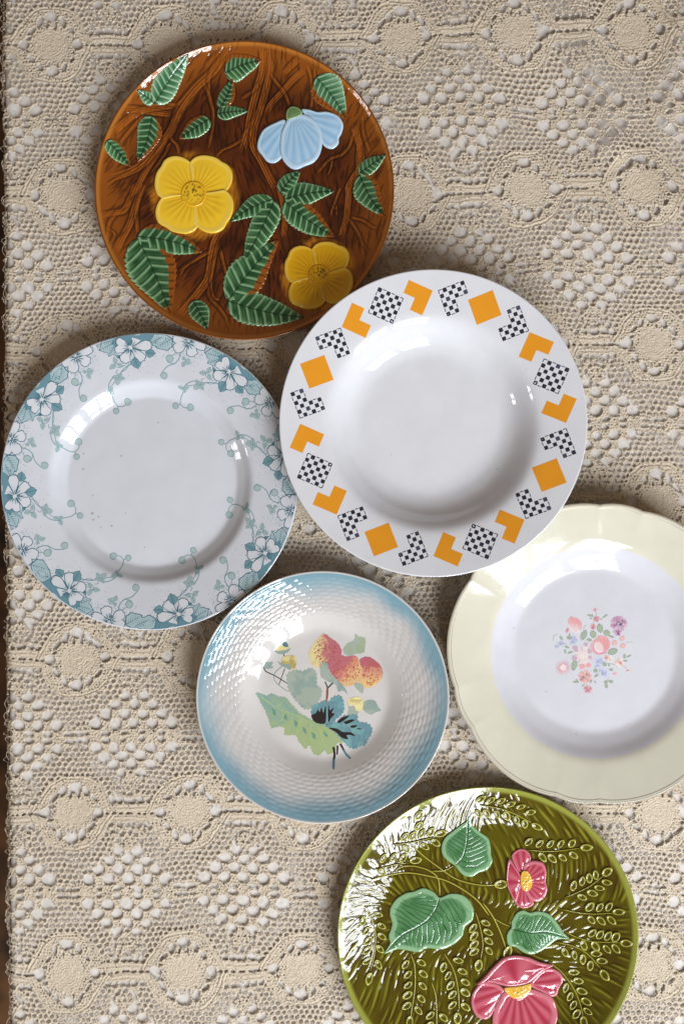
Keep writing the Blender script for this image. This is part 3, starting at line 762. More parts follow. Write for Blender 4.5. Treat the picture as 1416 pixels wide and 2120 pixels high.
# silver lines on the edge
for rad, wd in ((P.R - 0.4, 4.4), (P.R - 7.0, 1.5)):
    n = 384; th = np.arange(n) * 2 * math.pi / n; V = []
    for dr in (-wd / 2, wd / 2):
        rr_ = (rad + dr) * scallop(th, np.full(n, min(rad, 312.0)))
        zz = np.where(rad + dr > P.R - 1, float(P.z(P.R)) - 0.00005 + 0.00018, P.z(np.full(n, rad + dr)) + 0.00008)
        if rad + dr > P.R: zz = zz - 0.0003
        V.append(np.stack([rr_ * np.cos(th) * P.u, rr_ * np.sin(th) * P.u, zz], -1))
    j = np.arange(n); F = np.stack([j, n + j, n + (j + 1) % n, (j + 1) % n], -1)
    obj('silver_line', mesh_np('silver_line', np.vstack(V), [F]), M_SILVER, P.root)
pr = Print(P)
q1 = lambda pts: P.L(pts, 1120, 1240, 6.436)
qc = lambda x, y: q1([(x, y)])[0]
sc = 1 / 6.436
PK, RD, CO, PU, LB, GN, DG, WP, PEA = [lin(c) for c in ((226, 160, 156), (206, 96, 84), (226, 134, 112), (160, 92, 138), (196, 204, 228), (130, 160, 108), (84, 122, 80), (232, 220, 220), (232, 172, 150))]
PK, RD, CO, PU, LB, GN, DG, PEA = [mix(c, lin((228, 224, 232)), f) for c, f in ((PK, 0.35), (RD, 0.34), (CO, 0.36), (PU, 0.5), (LB, 0.2), (GN, 0.30), (DG, 0.30), (PEA, 0.35))]
PK, RD, CO = [c * np.array([1.0, 0.93, 1.05]) for c in (PK, RD, CO)]
def flower_blob(x, y, r, cols, seed, petals=9, layer=1):
    rr = R8(seed); c = qc(x, y); r *= sc
    for k in range(petals):
        a = 2 * math.pi * k / petals + rr.rand() * 0.3; d = np.array([math.cos(a), math.sin(a)])
        pr.blob(c + d * r * 0.60, r * 0.50, r * 0.33, a, cols[rr.randint(len(cols))], layer, 9, rag=0.3, seed=seed + k)
    for k in range(petals // 2 + 1):
        a = rr.rand() * 6.28; pr.blob(c + np.array([math.cos(a), math.sin(a)]) * r * 0.28, r * 0.3, r * 0.18, a + 1, cols[rr.randint(len(cols))], layer + 1, 8, rag=0.3, seed=k)
def lf(x, y, rx, ry, deg, col=GN, layer=0):
    c = qc(x, y); a = -math.radians(deg); pr.blob(c, rx * sc, ry * sc, a, DG, layer, 12, pinch=0.4); pr.blob(c, rx * sc * 0.82, ry * sc * 0.7, a, col, layer + 1, 12, pinch=0.4)
    d = np.array([math.cos(a), math.sin(a)]) * rx * sc * 0.7; pr.line(np.array([c - d, c + d]), 0.5, DG, layer + 2, step=9)
for a in ((570, 480, 75, 38, -70), (690, 470, 55, 45, 80), (780, 390, 65, 44, 80), (868, 450, 50, 42, 10), (930, 500, 45, 16, 20), (640, 545, 38, 22, 10), (950, 700, 72, 45, -20), (440, 880, 40, 80, 15), (645, 220, 38, 14, 15),
          (680, 222, 26, 10, 70), (660, 258, 22, 9, 0), (850, 228, 44, 13, -35), (795, 268, 20, 9, 10), (370, 515, 38, 24, 0), (375, 480, 12, 24, 0), (340, 640, 36, 16, 25), (318, 700, 14, 32, 0), (385, 712, 42, 14, -20),
          (265, 520, 36, 18, 60), (460, 1105, 44, 16, 0), (475, 1085, 24, 12, 60), (560, 1150, 26, 9, -45), (660, 1095, 30, 12, -70), (715, 1105, 26, 9, 50), (722, 955, 32, 28, 0), (735, 1020, 38, 16, -40), (842, 870, 34, 30, 20),
          (860, 1108, 30, 24, -30), (925, 1100, 34, 22, 15), (866, 1162, 24, 30, 0), (930, 942, 30, 18, 0), (1108, 765, 20, 34, 0), (1165, 762, 36, 13, -30), (1118, 825, 32, 13, 0), (900, 880, 14, 20, 0)):
    lf(*a)
for x, y, r in ((420, 555, 62), (755, 850, 72), (835, 985, 72), (265, 590, 40), (205, 635, 30)):
    flower_blob(x, y, r, [LB, lin((206, 212, 232)), lin((186, 192, 222))], int(x), 8, 0)
for ln_ in (((735, 180), (728, 230)), ((700, 310), (690, 340)), ((540, 440), (520, 500), (530, 560)), ((560, 410), (575, 360), (605, 355)), ((880, 860), (960, 870), (1010, 895)), ((1130, 575), (1215, 575)), ((160, 560), (165, 490), (215, 475)), ((200, 585), (340, 600)), ((1090, 890), (1140, 930)), ((770, 960), (785, 985)), ((890, 1050), (885, 1090)), ((605, 1140), (615, 1170))):
    pr.line(q1(ln_), 0.8, DG, 0)
flower_blob(715, 145, 26, [RD, CO], 3, 5); flower_blob(735, 268, 42, [RD, CO, PK], 5, 8); flower_blob(685, 370, 40, [CO, PK, RD], 6, 8)
flower_blob(1030, 330, 105, [PU, lin((196, 150, 184)), lin((214, 180, 204))], 8, 12); flower_blob(1010, 440, 55, [PU, lin((176, 100, 150))], 9, 6)
# tulip
pr.fan(q1([(355, 285), (400, 228), (430, 250), (470, 250), (525, 300), (540, 380), (515, 440), (455, 452), (395, 410), (362, 345)]), lambda x, y: mix(CO, WP, sstep(7, -14, (y - qc(450, 340)[1]) - 0.3 * (x - qc(450, 340)[0]) * -1)), 1)
for ln_ in (((370, 290), (400, 360), (450, 440)), ((405, 235), (430, 330), (470, 440)), ((450, 270), (490, 340), (500, 420)), ((500, 285), (530, 350), (515, 420))): pr.line(q1(ln_), 1.0, RD, 5, 0.5)
pr.blob(qc(345, 420), 6, 3, 1.1, RD, 1, 10, rag=0.3)
# rose
rc = qc(790, 600)
pr.blob(qc(770, 640), 17.5, 17, 0.4, PK, 2, 18, rag=0.12); pr.blob(qc(810, 600), 17, 18.5, 0.2, CO, 3, 18, rag=0.1); pr.blob(qc(765, 640), 9.5, 12.5, 0.5, WP, 4, 14, rag=0.1)
for k in range(9): pr.line(q1([(700 + k * 24, 520 + 7 * abs(k - 4)), (735 + k * 19, 600 + 8 * k), (740 + k * 18, 690 - abs(k - 3) * 6)]), 0.9, RD if k % 2 else lin((236, 160, 138)), 6, 0.4)
pr.line(q1([(700, 600), (700, 690), (770, 735), (870, 715)]), 1.3, RD, 6)
# striped lily
lc_ = qc(560, 760)
for x, y, r_, c in ((440, 650, 60, PU), (420, 800, 55, PU), (540, 920, 62, CO), (640, 900, 52, CO), (660, 780, 40, PU), (600, 580, 45, PU), (660, 690, 50, PU)):
    q = qc(x, y); d = q - lc_; a = math.atan2(d[1], d[0]); pr.blob(lc_ + d * 0.62, np.hypot(*d) * 0.52, r_ * sc * 0.72, a, WP, 3, 14, pinch=0.3); pr.blob(lc_ + d * 0.86, r_ * sc * 0.66, r_ * sc * 0.62, a, c, 4, 12, rag=0.4)
pr.blob(lc_, 10, 12, 0.2, WP, 5, 16, rag=0.1)
for k in range(14):
    a = k * 0.449; d = np.array([math.cos(a), math.sin(a)]); pr.line(np.array([lc_ + d * 8, lc_ + d * (17 + 4 * (k % 3))]), 0.8, PK if k % 3 else PU, 6, 0.4, step=9)
for x, y in ((545, 720), (580, 740), (570, 800), (600, 800)): pr.blob(qc(x, y), 1.2, 0.8, 0.5, GN, 7, 6)
# aster
ac = qc(290, 915)
for k in range(26):
    a = k * 2 * math.pi / 26; d = np.array([math.cos(a), math.sin(a)]); n_ = np.array([-d[1], d[0]]); r1 = (17.5 if k % 2 else 15) ; pr.line(np.array([ac + d * 5, ac + d * r1 * 0.7, ac + d * r1 + n_ * 2]), 2.0, PK if k % 3 else CO, 1, 0.5)
pr.blob(ac, 7, 7, 0, WP, 2, 12, rag=0.3)
flower_blob(580, 1035, 84, [CO, PK, PEA], 31, 13); flower_blob(620, 1205, 55, [CO, RD, PK], 32, 8)
for x, y in ((972, 585), (1076, 525), (1086, 625)): pr.blob(qc(x, y), 6.4, 5.2, 0.8, CO, 1, 8, pinch=0.3); pr.blob(qc(x, y), 3.6, 3.0, 0.8, PEA, 2, 8)
flower_blob(1040, 850, 60, [WP, lin((236, 226, 214)), PEA], 33, 7); pr.blob(qc(1055, 855), 3.4, 3, 0, RD, 4, 8)
flower_blob(1150, 950, 36, [PEA, WP], 34, 5); pr.blob(qc(1150, 955), 1.6, 1.6, 0, DG, 4, 6)
flower_blob(870, 780, 34, [PEA, CO], 35, 6); pr.blob(qc(975, 995), 5, 2, 0.1, CO, 1, 8); flower_blob(915, 800, 45, [lin((236, 228, 206)), WP], 36, 6, 0)
pr.build('bouquet_print')
for x, y, r_ in ((1063, 1300, 1.6), (1193, 1520, 1.5), (1130, 1432, 1.2), (1300, 1500, 0.9), (1180, 1620, 1.2)): sk = Print(P); sk.blob(P.loc(x, y), r_, r_ * 0.6, 0.5, lin((150, 140, 136)), 0, 8, rag=0.4); sk.build('pit_mark')

# ================================================================== BLUE BASKET-WEAVE PLATE
P = Plate('blue_basketweave_plate', 668, 1444, 261, [(0, 6.5), (136, 6.8), (172, 14.0), (182, 15.4), (220, 19.4), (261, 25.2)], 7, 115,
          'small plate with woven blue-edged rim and coloured berries with leaves printed in its centre')
def weave(x, y):
    r = np.hypot(x, y); th = np.arctan2(y, x); row = (r - 156) / 8.0; k = np.floor(row); f = row - k
    n = 56; ph = th * n / (2 * math.pi) + 0.5 * (k % 2) + 0.16 * k + 0.10 * np.sin(3 * th) + 0.12 * vnoise(x, y, 14, 31)
    p = (ph % 1.0)
    b = np.sin(np.pi * f) ** 0.9 * (np.clip(np.sin(np.pi * p), 0, 1) ** 0.8) * (0.75 + 0.3 * p)
    env = sstep(158, 176, r) * (1 - 0.35 * sstep(235, 252, r)) * sstep(257, 250, r)
    rib = 0.5 * np.sin(np.pi * ((r / 3.6) % 1)) * sstep(236, 244, r) * sstep(258, 254, r)
    return (0.00032 * b * env + 0.00028 * rib) * (1 + 0.25 * vnoise(x, y, 26, 33))
BLU, WHB = lin((124, 164, 180)), lin((205, 202, 200))
def blue_col(x, y, r, top=True):
    if not top: return np.tile(lin((218, 216, 214)), (len(x), 1))
    th = np.arctan2(y, x)
    e = 196 + 12 * vnoise(x, y, 60, 41) + 5 * np.sin(2 * th + 1.0)
    t = sstep(e, e + 58, r) ** 1.25
    c = mix(WHB, BLU, t * 0.97); c = mix(c, lin((212, 210, 206)), sstep(256.5, 259.5, r))
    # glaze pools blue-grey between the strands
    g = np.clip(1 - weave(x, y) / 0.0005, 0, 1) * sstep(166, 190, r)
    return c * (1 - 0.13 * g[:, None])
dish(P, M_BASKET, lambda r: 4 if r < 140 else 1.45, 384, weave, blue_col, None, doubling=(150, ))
pr = Print(P); b1 = lambda p: P.L(p, 400, 1180, 5.244); b2 = lambda p: P.L(p, 660, 1180, 5.244); b3 = lambda p: P.L(p, 400, 1440, 5.244); b4 = lambda p: P.L(p, 660, 1440, 5.244)
GY, GY2, LG, YL, TE, TE2, DK, OR_, RD_, CR2 = [lin(c) for c in ((152, 168, 152), (128, 154, 146), (150, 172, 112), (218, 204, 140), (74, 130, 144), (42, 100, 116), (46, 40, 40), (206, 134, 110), (178, 80, 94), (176, 70, 90))]
def jag(pts, amp=1.8, per=5.0, seed=0):
    Q = closed(pts, 1.8, True); d = np.cumsum(np.hypot(*np.diff(Q, axis=0, prepend=Q[:1]).T)); ph = (d / per) % 1
    T = np.roll(Q, -2, 0) - np.roll(Q, 2, 0); T /= np.hypot(*T.T)[:, None] + 1e-6; ar = np.sum(Q[:, 0] * np.roll(Q[:, 1], -1) - Q[:, 1] * np.roll(Q[:, 0], -1))
    n_ = np.stack([T[:, 1], -T[:, 0]], -1) * np.sign(ar)
    if amp < 1.5: return Q + n_ * (amp * (np.sin(np.pi * ph) - 0.5))[:, None]
    return Q + n_ * (amp * (ph - 0.5) * (0.7 + 0.6 * R8(seed).rand(len(Q))))[:, None]
def shape(pts, cf, layer, amp=1.6, per=5.5, seed=0, rings=10):
    amp = amp * 1.8 if amp > 1 else amp; per = per * 1.2
    soft = lambda x, y: mix(cf(x, y) if callable(cf) else np.tile(cf, (len(x), 1)), lin((205, 202, 200)), 0.14 + 0.06 * vnoise(x, y, 2.6, 77))
    pr.fill(jag(pts, amp, per, seed), soft, layer)
def noisec(a, b, s, seed, lo=-0.4, hi=0.4): return lambda x, y: mix(a, b, sstep(lo, hi, vnoise(x, y, s, seed) + 0.4 * vnoise(x, y, s * 0.35, seed + 1)))
shape(b1([(1020, 1130), (1110, 1085), (1200, 1095), (1280, 1065), (1340, 1120), (1345, 1250), (1400, 1300), (1375, 1400), (1310, 1490), (1230, 1515), (1180, 1490), (1100, 1400), (1040, 1310), (1020, 1220)]), noisec(GY, GY2, 16, 3), 1, 2.2, 7)
ctr = b3([(1200, 260)])[0]
def lgc(x, y):
    t = np.clip((x - b3([(700, 0)])[0][0]) / 130, 0, 1) * 0.5 + np.clip((b3([(900, 0)])[0][1] - y) / 90, 0, 1) * 0.8 + 0.35 * vnoise(x, y, 9, 8)
    return mix(lin((112, 156, 150)), LG, np.clip(t, 0, 1))
shape(b3([(685, -33), (800, 0), (850, -20), (930, 10), (1000, 20), (1060, 80), (1130, 160), (1180, 205), (1250, 240), (1330, 290), (1400, 310), (1480, 340), (1560, 390), (1610, 450), (1620, 510), (1560, 520), (1540, 600), (1470, 640), (1430, 600), (1360, 650), (1300, 620), (1260, 540), (1220, 580), (1150, 500), (1110, 430), (1000, 430), (990, 350), (900, 340), (850, 355), (820, 260), (780, 160), (720, 50)]), lgc, 2, 1.6, 6, 2)
for ln_ in (((740, 10), (900, 130), (1080, 200), (1260, 290), (1480, 430)), ((900, 130), (960, 80), (1000, 40)), ((1000, 165), (960, 260), (880, 310)), ((1080, 200), (1060, 300), (1020, 390)), ((1180, 250), (1130, 340), (1130, 420)), ((1280, 310), (1270, 420), (1300, 560)), ((1380, 370), (1400, 480), (1440, 560))):
    pr.line(b3(ln_), 2.0, lin((172, 192, 126)), 4, 0.8)
for x, y in ((1120, 310), (1000, 230), (1310, 440), (880, 180), (1210, 380), (1440, 420)): pr.blob(b3([(x, y)])[0], 9, 3.4, -1.1, lin((110, 148, 128)), 3, 12, pinch=0.7, rag=0.6)
shape(b4([(-83, 210), (-60, 120), (20, 70), (60, 50), (100, 70), (150, 20), (230, 0), (270, 60), (275, 150), (240, 220), (190, 260), (130, 310), (60, 312), (-20, 300)]), noisec(TE, lin((86, 152, 160)), 14, 12), 5, 2.0, 7)
shape(b4([(60, 320), (140, 300), (210, 275), (260, 225), (340, 210), (420, 210), (430, 280), (520, 300), (570, 340), (580, 400), (550, 450), (500, 540), (440, 550), (390, 580), (320, 560), (270, 500), (240, 470), (180, 400), (100, 350)]), noisec(TE, lin((92, 156, 158)), 14, 15), 5, 2.0, 7, 3)
for pts in ([(-80, 215), (-30, 190), (-10, 150), (10, 180), (30, 130), (50, 190), (75, 110), (80, 250), (60, 305), (-20, 298), (-60, 270)], [(110, 100), (120, 160), (165, 130), (140, 190), (175, 195), (130, 250), (105, 290), (100, 180)],
            [(200, 290), (250, 240), (330, 220), (300, 250), (240, 290), (220, 300)], [(270, 290), (340, 260), (390, 265), (330, 300), (290, 310)], [(340, 330), (400, 320), (420, 330), (380, 350), (350, 350)], [(110, 352), (200, 360), (260, 395), (350, 400), (395, 440), (330, 425), (300, 430), (320, 470), (285, 470), (240, 450), (190, 400)], [(410, 355), (470, 360), (430, 370)]):
    pr.poly(b4(pts), DK, 8, step=3, smooth=True)
def ber1(x, y):
    c = b2([(60, 900)])[0]; t = np.clip((x - c[0] + 14) / 34, 0, 1) + 0.25 * vnoise(x, y, 5, 61); return mix(mix(YL, OR_, np.clip(t * 1.6, 0, 1)), RD_, np.clip(t * 2.0 - 0.45, 0, 1))
def ber2(x, y):
    c = b2([(290, 1090)])[0]; t = np.clip(((c[0] - x) + (y - c[1]) * 0.9) / 46 + 0.5, 0, 1) + 0.22 * vnoise(x, y, 5, 62); return mix(mix(lin((222, 178, 118)), lin((208, 124, 96)), np.clip(t * 2.2, 0, 1)), RD_, np.clip(t * 2 - 0.7, 0, 1))
def ber3(x, y):
    c = b2([(570, 1100)])[0]; t = np.clip((y - c[1] + 6) / 22, 0, 1); t2 = np.clip((c[1] - y) / 30, 0, 1); return mix(mix(OR_, lin((234, 196, 116)), t2 + 0.2 * vnoise(x, y, 5, 63)), CR2, sstep(0.55, 0.8, t + 0.1 * vnoise(x, y, 5, 64)))
shape(b2([(-73, 830), (-108, 900), (-98, 980), (-63, 1040), (-13, 1065), (30, 1050), (90, 1020), (150, 980), (230, 930), (250, 890), (230, 830), (190, 780), (130, 740), (80, 700), (40, 695), (0, 740), (-40, 780)]), ber1, 2, 0.9, 9, 5)
shape(b2([(440, 990), (480, 950), (550, 945), (620, 990), (670, 1040), (695, 1110), (680, 1180), (620, 1240), (540, 1280), (470, 1265), (440, 1220), (455, 1150), (450, 1080)]), ber3, 2, 0.9, 9, 6)
shape(b2([(100, 1000), (150, 950), (220, 920), (300, 940), (380, 930), (420, 950), (450, 1020), (470, 1100), (460, 1180), (400, 1230), (330, 1260), (270, 1255), (200, 1190), (140, 1130), (105, 1070)]), ber2, 3, 0.9, 9, 7)
rr = R8(12)
for (cx_, cy_, rx, ry, col) in ((70, 880, 120, 140, lin((176, 92, 84))), (300, 1090, 150, 130, lin((190, 92, 70))), (565, 1110, 100, 140, lin((196, 104, 74)))):
    for k in range(80):
        a = rr.rand() * 6.28; q = math.sqrt(rr.rand()); pr.blob(b2([(cx_ + rx * q * math.cos(a), cy_ + ry * q * math.sin(a))])[0], 1.9, 0.9, 0.8 + 0.5 * rr.randn(), col, 6, 7)
shape(b2([(395, 690), (430, 720), (505, 745), (500, 850), (480, 900), (400, 910), (330, 935), (280, 910), (265, 860), (310, 800), (380, 760)]), noisec(lin((148, 166, 128)), GY, 10, 17), 2, 1.2, 5)
shape(b2([(40, 1000), (100, 1030), (110, 1100), (200, 1190), (260, 1250), (310, 1340), (260, 1310), (210, 1320), (190, 1250), (100, 1210), (30, 1160), (20, 1070)]), noisec(GY2, GY, 10, 18), 7, 1.2, 5)
shape(b2([(400, 1230), (480, 1250), (475, 1340), (430, 1310), (395, 1270)]), GY, 5, 0.8, 5)
shape(b4([(470, 90), (540, 50), (610, 60), (650, 130), (675, 160), (620, 180), (570, 205), (510, 180), (480, 140)]), noisec(GY, GY2, 8, 19), 3, 1.0, 5)
shape(b4([(300, 60), (330, 120), (400, 120), (430, 195), (320, 205), (325, 140)]), GY, 2, 1, 5); shape(b4([(318, 45), (380, 18), (450, 20), (482, 80), (462, 160), (410, 162), (380, 105), (330, 100)]), noisec(YL, lin((236, 222, 150)), 7, 20), 4, 0.8, 5)
for k in range(6): pr.line(b4([(335 + k * 22, 75), (345 + k * 22, 45), (365 + k * 20, 55)]), 0.8, lin((120, 110, 80)), 6)
for ln_, w_, c_ in ((((160, 560), (172, 640), (165, 700)), 5, DK), (((165, 690), (160, 800)), 5, TE), (((205, 545), (200, 640)), 3.6, DK), (((235, 525), (270, 590)), 4.4, DK), (((270, 590), (300, 640), (345, 685)), 4.4, TE), (((85, 70), (88, 0), (90, -60), (95, -90)), 3.0, lin((150, 90, 70)))):
    pr.line(b4(ln_), w_, c_, 9, w_ * 0.8)
for ln_, w_ in ((((92, 1400), (96, 1290), (70, 1215)), 2.6), (((96, 1285), (155, 1225)), 2.6)): pr.line(b2(ln_), w_, lin((70, 74, 78)), 8)
for ln_, w_, c_ in ((((765, 1050), (790, 1100), (890, 1150), (1020, 1230)), 2.2, DK), (((960, 1050), (895, 1110), (880, 1180), (930, 1250), (1030, 1320)), 1.8, GY2), (((995, 1070), (960, 1170), (932, 1245)), 1.6, DK), (((980, 905), (990, 940)), 2.0, DK)):
    pr.line(b1(ln_), w_, c_, 1, w_ * 0.8)
shape(b1([(920, 800), (980, 775), (1030, 810), (1050, 860), (1020, 890), (960, 905), (905, 880)]), noisec(YL, lin((226, 214, 140)), 6, 21), 3, 1.0, 5); shape(b1([(935, 790), (980, 772), (1025, 800), (1030, 835), (985, 830), (960, 800)]), TE2, 5, 0.8, 5); shape(b1([(885, 880), (930, 880), (1000, 870), (1055, 850), (1030, 890), (970, 912), (920, 908)]), GY2, 5, 0.8, 5)
shape(b1([(960, 970), (1010, 930), (1110, 940), (1120, 1020), (1090, 1085), (1030, 1060), (975, 1030)]), noisec(YL, lin((170, 150, 70)), 8, 22), 3, 1.0, 5); shape(b1([(925, 995), (975, 1020), (1050, 1030), (1060, 1085), (1010, 1065), (950, 1035)]), GY2, 5, 0.8, 5)
shape(b1([(790, 955), (810, 1000), (865, 1000), (850, 1040), (870, 1060), (800, 1075), (755, 1040), (755, 1000)]), GY2, 3, 1.0, 5)
pr.build('berry_print')

# ================================================================== BROWN MAJOLICA PLATE
P = Plate('brown_majolica_plate', 506, 393, 309, [(0, 6), (222, 6.6), (262, 10.0), (285, 13.2), (309, 19.0)], 10, 190,
          'brown majolica plate moulded with bark, green leaves, two yellow flowers and one blue flower')
Z1 = (180, 70, 4.165); Z2 = (500, 70, 4.165); Z3 = (180, 380, 4.165); Z4 = (440, 380, 3.54)
rid = Field(330); grv = Field(330)
branches = [(Z1, [(180, 1240), (330, 1200), (480, 1120), (620, 960), (720, 840), (800, 640), (940, 460), (1080, 330), (1180, 200), (1240, 110)], 4.4), (Z1, [(420, 1374), (500, 1200), (640, 980), (750, 760), (860, 600), (980, 440)], 3.2),
 (Z1, [(800, 1050), (780, 960), (730, 900), (760, 820), (850, 640)], 2.8), (Z1, [(230, 850), (330, 760), (420, 690), (540, 640), (700, 620), (800, 590)], 3.4), (Z1, [(330, 650), (430, 650), (510, 665), (620, 680), (720, 690)], 3.4),
 (Z1, [(520, 640), (640, 600), (760, 610), (830, 570)], 2.6), (Z1, [(1000, 400), (1040, 500), (1080, 620), (1090, 760), (1070, 880), (1040, 1000)], 2.8), (Z1, [(1180, 160), (1090, 290), (1050, 400), (1060, 560), (1090, 680)], 2.8),
 (Z1, [(1350, 900), (1260, 960), (1170, 1000), (1110, 1060)], 2.6), (Z1, [(1340, 560), (1380, 520), (1416, 500)], 2.4), (Z1, [(250, 1010), (320, 900), (420, 780), (500, 700)], 2.6), (Z1, [(180, 1300), (260, 1250), (400, 1190)], 2.2), (Z1, [(560, 1200), (660, 1060), (730, 920)], 2.4),
 (Z2, [(180, 80), (180, 300), (130, 480), (80, 700), (50, 880), (0, 1020)], 4.2), (Z2, [(240, 80), (250, 250), (220, 450), (160, 650), (110, 800), (100, 960), (170, 1090), (240, 1230), (310, 1374)], 4.0),
 (Z2, [(240, 340), (300, 420), (370, 510), (420, 640)], 2.6), (Z2, [(30, 560), (110, 480), (170, 400)], 2.4), (Z2, [(560, 260), (600, 400), (600, 650)], 2.4), (Z2, [(370, 340), (430, 270), (500, 210)], 3.2), (Z2, [(550, 300), (440, 400), (350, 500), (260, 600), (210, 700)], 3.4),
 (Z2, [(970, 820), (930, 960), (860, 1040), (760, 1080), (640, 1210)], 2.8), (Z2, [(960, 780), (1000, 900), (1030, 1100), (940, 1280), (900, 1374)], 3.6), (Z2, [(1040, 700), (1050, 860), (1110, 1030)], 2.2), (Z2, [(1030, 880), (1010, 1060), (1010, 1200), (970, 1374)], 3.2), (Z2, [(780, 1080), (770, 1150), (740, 1220)], 2),
 (Z2, [(620, 260), (630, 420), (600, 640)], 2.0), (Z2, [(0, 900), (80, 780), (130, 640)], 2.6),
 (Z3, [(1180, 380), (1110, 480), (1080, 600), (1060, 760), (1020, 860), (900, 1010), (780, 1150)], 4.4), (Z3, [(1090, 570), (960, 640), (840, 720), (800, 790)], 3.0), (Z3, [(1150, 560), (1180, 700), (1210, 820), (1200, 950)], 2.6),
 (Z3, [(1140, 500), (1090, 700), (1070, 850), (1090, 980), (1180, 1010)], 2.8), (Z3, [(1040, 860), (1060, 980), (1150, 1080), (1210, 1180), (1210, 1260)], 2.6), (Z3, [(120, 270), (230, 250), (320, 230), (380, 120), (430, 0)], 3.2),
 (Z3, [(180, 460), (200, 330), (280, 240)], 2.6), (Z3, [(240, 600), (300, 480), (380, 330), (440, 120), (480, 0)], 3.6), (Z3, [(440, 430), (430, 250), (460, 120), (520, 0)], 3.0), (Z3, [(160, 380), (240, 430), (200, 520)], 2.0),
 (Z4, [(480, 0), (510, 100), (530, 250), (520, 400)], 3.4), (Z4, [(1000, 0), (985, 230), (940, 400)], 3.6), (Z4, [(985, 240), (1060, 350), (1090, 430), (1100, 520)], 2.4), (Z4, [(1010, 245), (1100, 270), (1160, 310), (1210, 330)], 2.2), (Z4, [(940, 20), (900, 120), (860, 240)], 2.2), (Z4, [(1090, 420), (1140, 500)], 1.8), (Z4, [(905, 140), (910, 240)], 1.8)]
for (ox, oy, s_), pts, w_ in branches:
    q = P.L(pts, ox, oy, s_)
    n_ = len(q); T = np.gradient(q, axis=0); T /= np.linalg.norm(T, axis=1)[:, None]; Nn = np.stack([-T[:, 1], T[:, 0]], -1)
    wob = np.sin(np.arange(n_) * 1.3 + n_)[:, None]
    if w_ > 3: 
        for of in (-1.25, -0.1, 1.15): rid.stroke(q + Nn * w_ * (of + 0.18 * wob), w_ * 0.52, 1.0 if of < 0 else 0.75, w_ * 0.42, taper=0.12)
        for of in (-0.68, 0.55): grv.stroke(q + Nn * w_ * (of + 0.18 * wob), 1.0, 0.7, taper=0.2)
        ow = w_ * 2.0
    else:
        rid.stroke(q + Nn * w_ * 0.5, w_ * 0.55, 1.0, w_ * 0.4, taper=0.1); rid.stroke(q - Nn * w_ * 0.55, w_ * 0.5, 0.7, w_ * 0.35, taper=0.15); grv.stroke(q, 0.8, 0.6, taper=0.2); ow = w_ * 1.35
    for s2 in (1, -1): grv.stroke(q + Nn * s2 * (ow + 1.4), 2.0, 0.95, taper=0.25)
rr = R8(17)
def flow(x, y): return math.radians(76 + 26 * math.sin(x / 85 + 0.6) + 16 * math.sin(y / 70 + x / 130 + 1.0))
for k in range(950):
    a = rr.rand() * 6.283; r = math.sqrt(rr.rand()) * 300; x, y = r * math.cos(a), r * math.sin(a); L_ = rr.uniform(18, 50); pts = [(x, y)]
    for q in range(4):
        f = flow(x, y) + 0.22 * math.sin(q * 1.6 + k); x += math.cos(f) * L_ / 4; y += math.sin(f) * L_ / 4; pts.append((x, y))
    grv.stroke(np.array(pts), rr.uniform(1.4, 2.8), rr.uniform(0.7, 1.0), taper=0.45)
halo = [(P.loc(403, 405), 92), (P.loc(660, 570), 78)]
def env(x, y): return sstep(308, 300, np.hypot(x, y))
def bark(x, y):
    g = grv.sample(x, y); d = rid.sample(x, y); e = env(x, y)
    return e * (0.00030 * d - 0.00020 * g * (1 - 0.6 * d) + 0.00010 * vnoise(x, y, 20, 51)) - 0.0003 * e
AM, BRN, DKB, RIMC = lin((180, 100, 28)), lin((100, 46, 13)), lin((34, 12, 5)), lin((176, 110, 42))
def bark_col(x, y, r, top=True):
    if not top: return np.tile(lin((150, 84, 34)), (len(x), 1))
    g = grv.sample(x, y); d = rid.sample(x, y); n1 = vnoise(x, y, 38, 52) * 0.5 + 0.5; n2 = vnoise(x, y, 9, 53)
    out = sstep(205, 295, r) * 0.75
    b_ = mix(mix(BRN, lin((64, 25, 9)), np.clip(n1 * 1.1 + 0.15 * n2, 0, 1)), lin((150, 82, 22)), np.clip(out, 0, 1))
    c = mix(b_, AM, np.clip(sstep(0.25, 0.95, d) * 0.8, 0, 1)); c = mix(c, DKB, np.clip(g * (1 - 0.35 * d) * 1.05 * (1 - 0.35 * out), 0, 1))
    for (hc, hr) in halo:
        t = sstep(hr * 1.10, hr * 0.88, np.hypot(x - hc[0], y - hc[1]) + 5 * vnoise(x, y, 12, 54)); c = mix(c, lin((178, 112, 26)), t * (1 - 0.6 * g))
    c = mix(c, RIMC, sstep(297, 305, r) * (1 - 0.5 * g)); c = mix(c, lin((84, 40, 16)), sstep(306.0, 308.0, r)); return c
dish(P, M_RELIEF, lambda r: 1.75, 250, bark, bark_col, None, doubling=(70, 150))
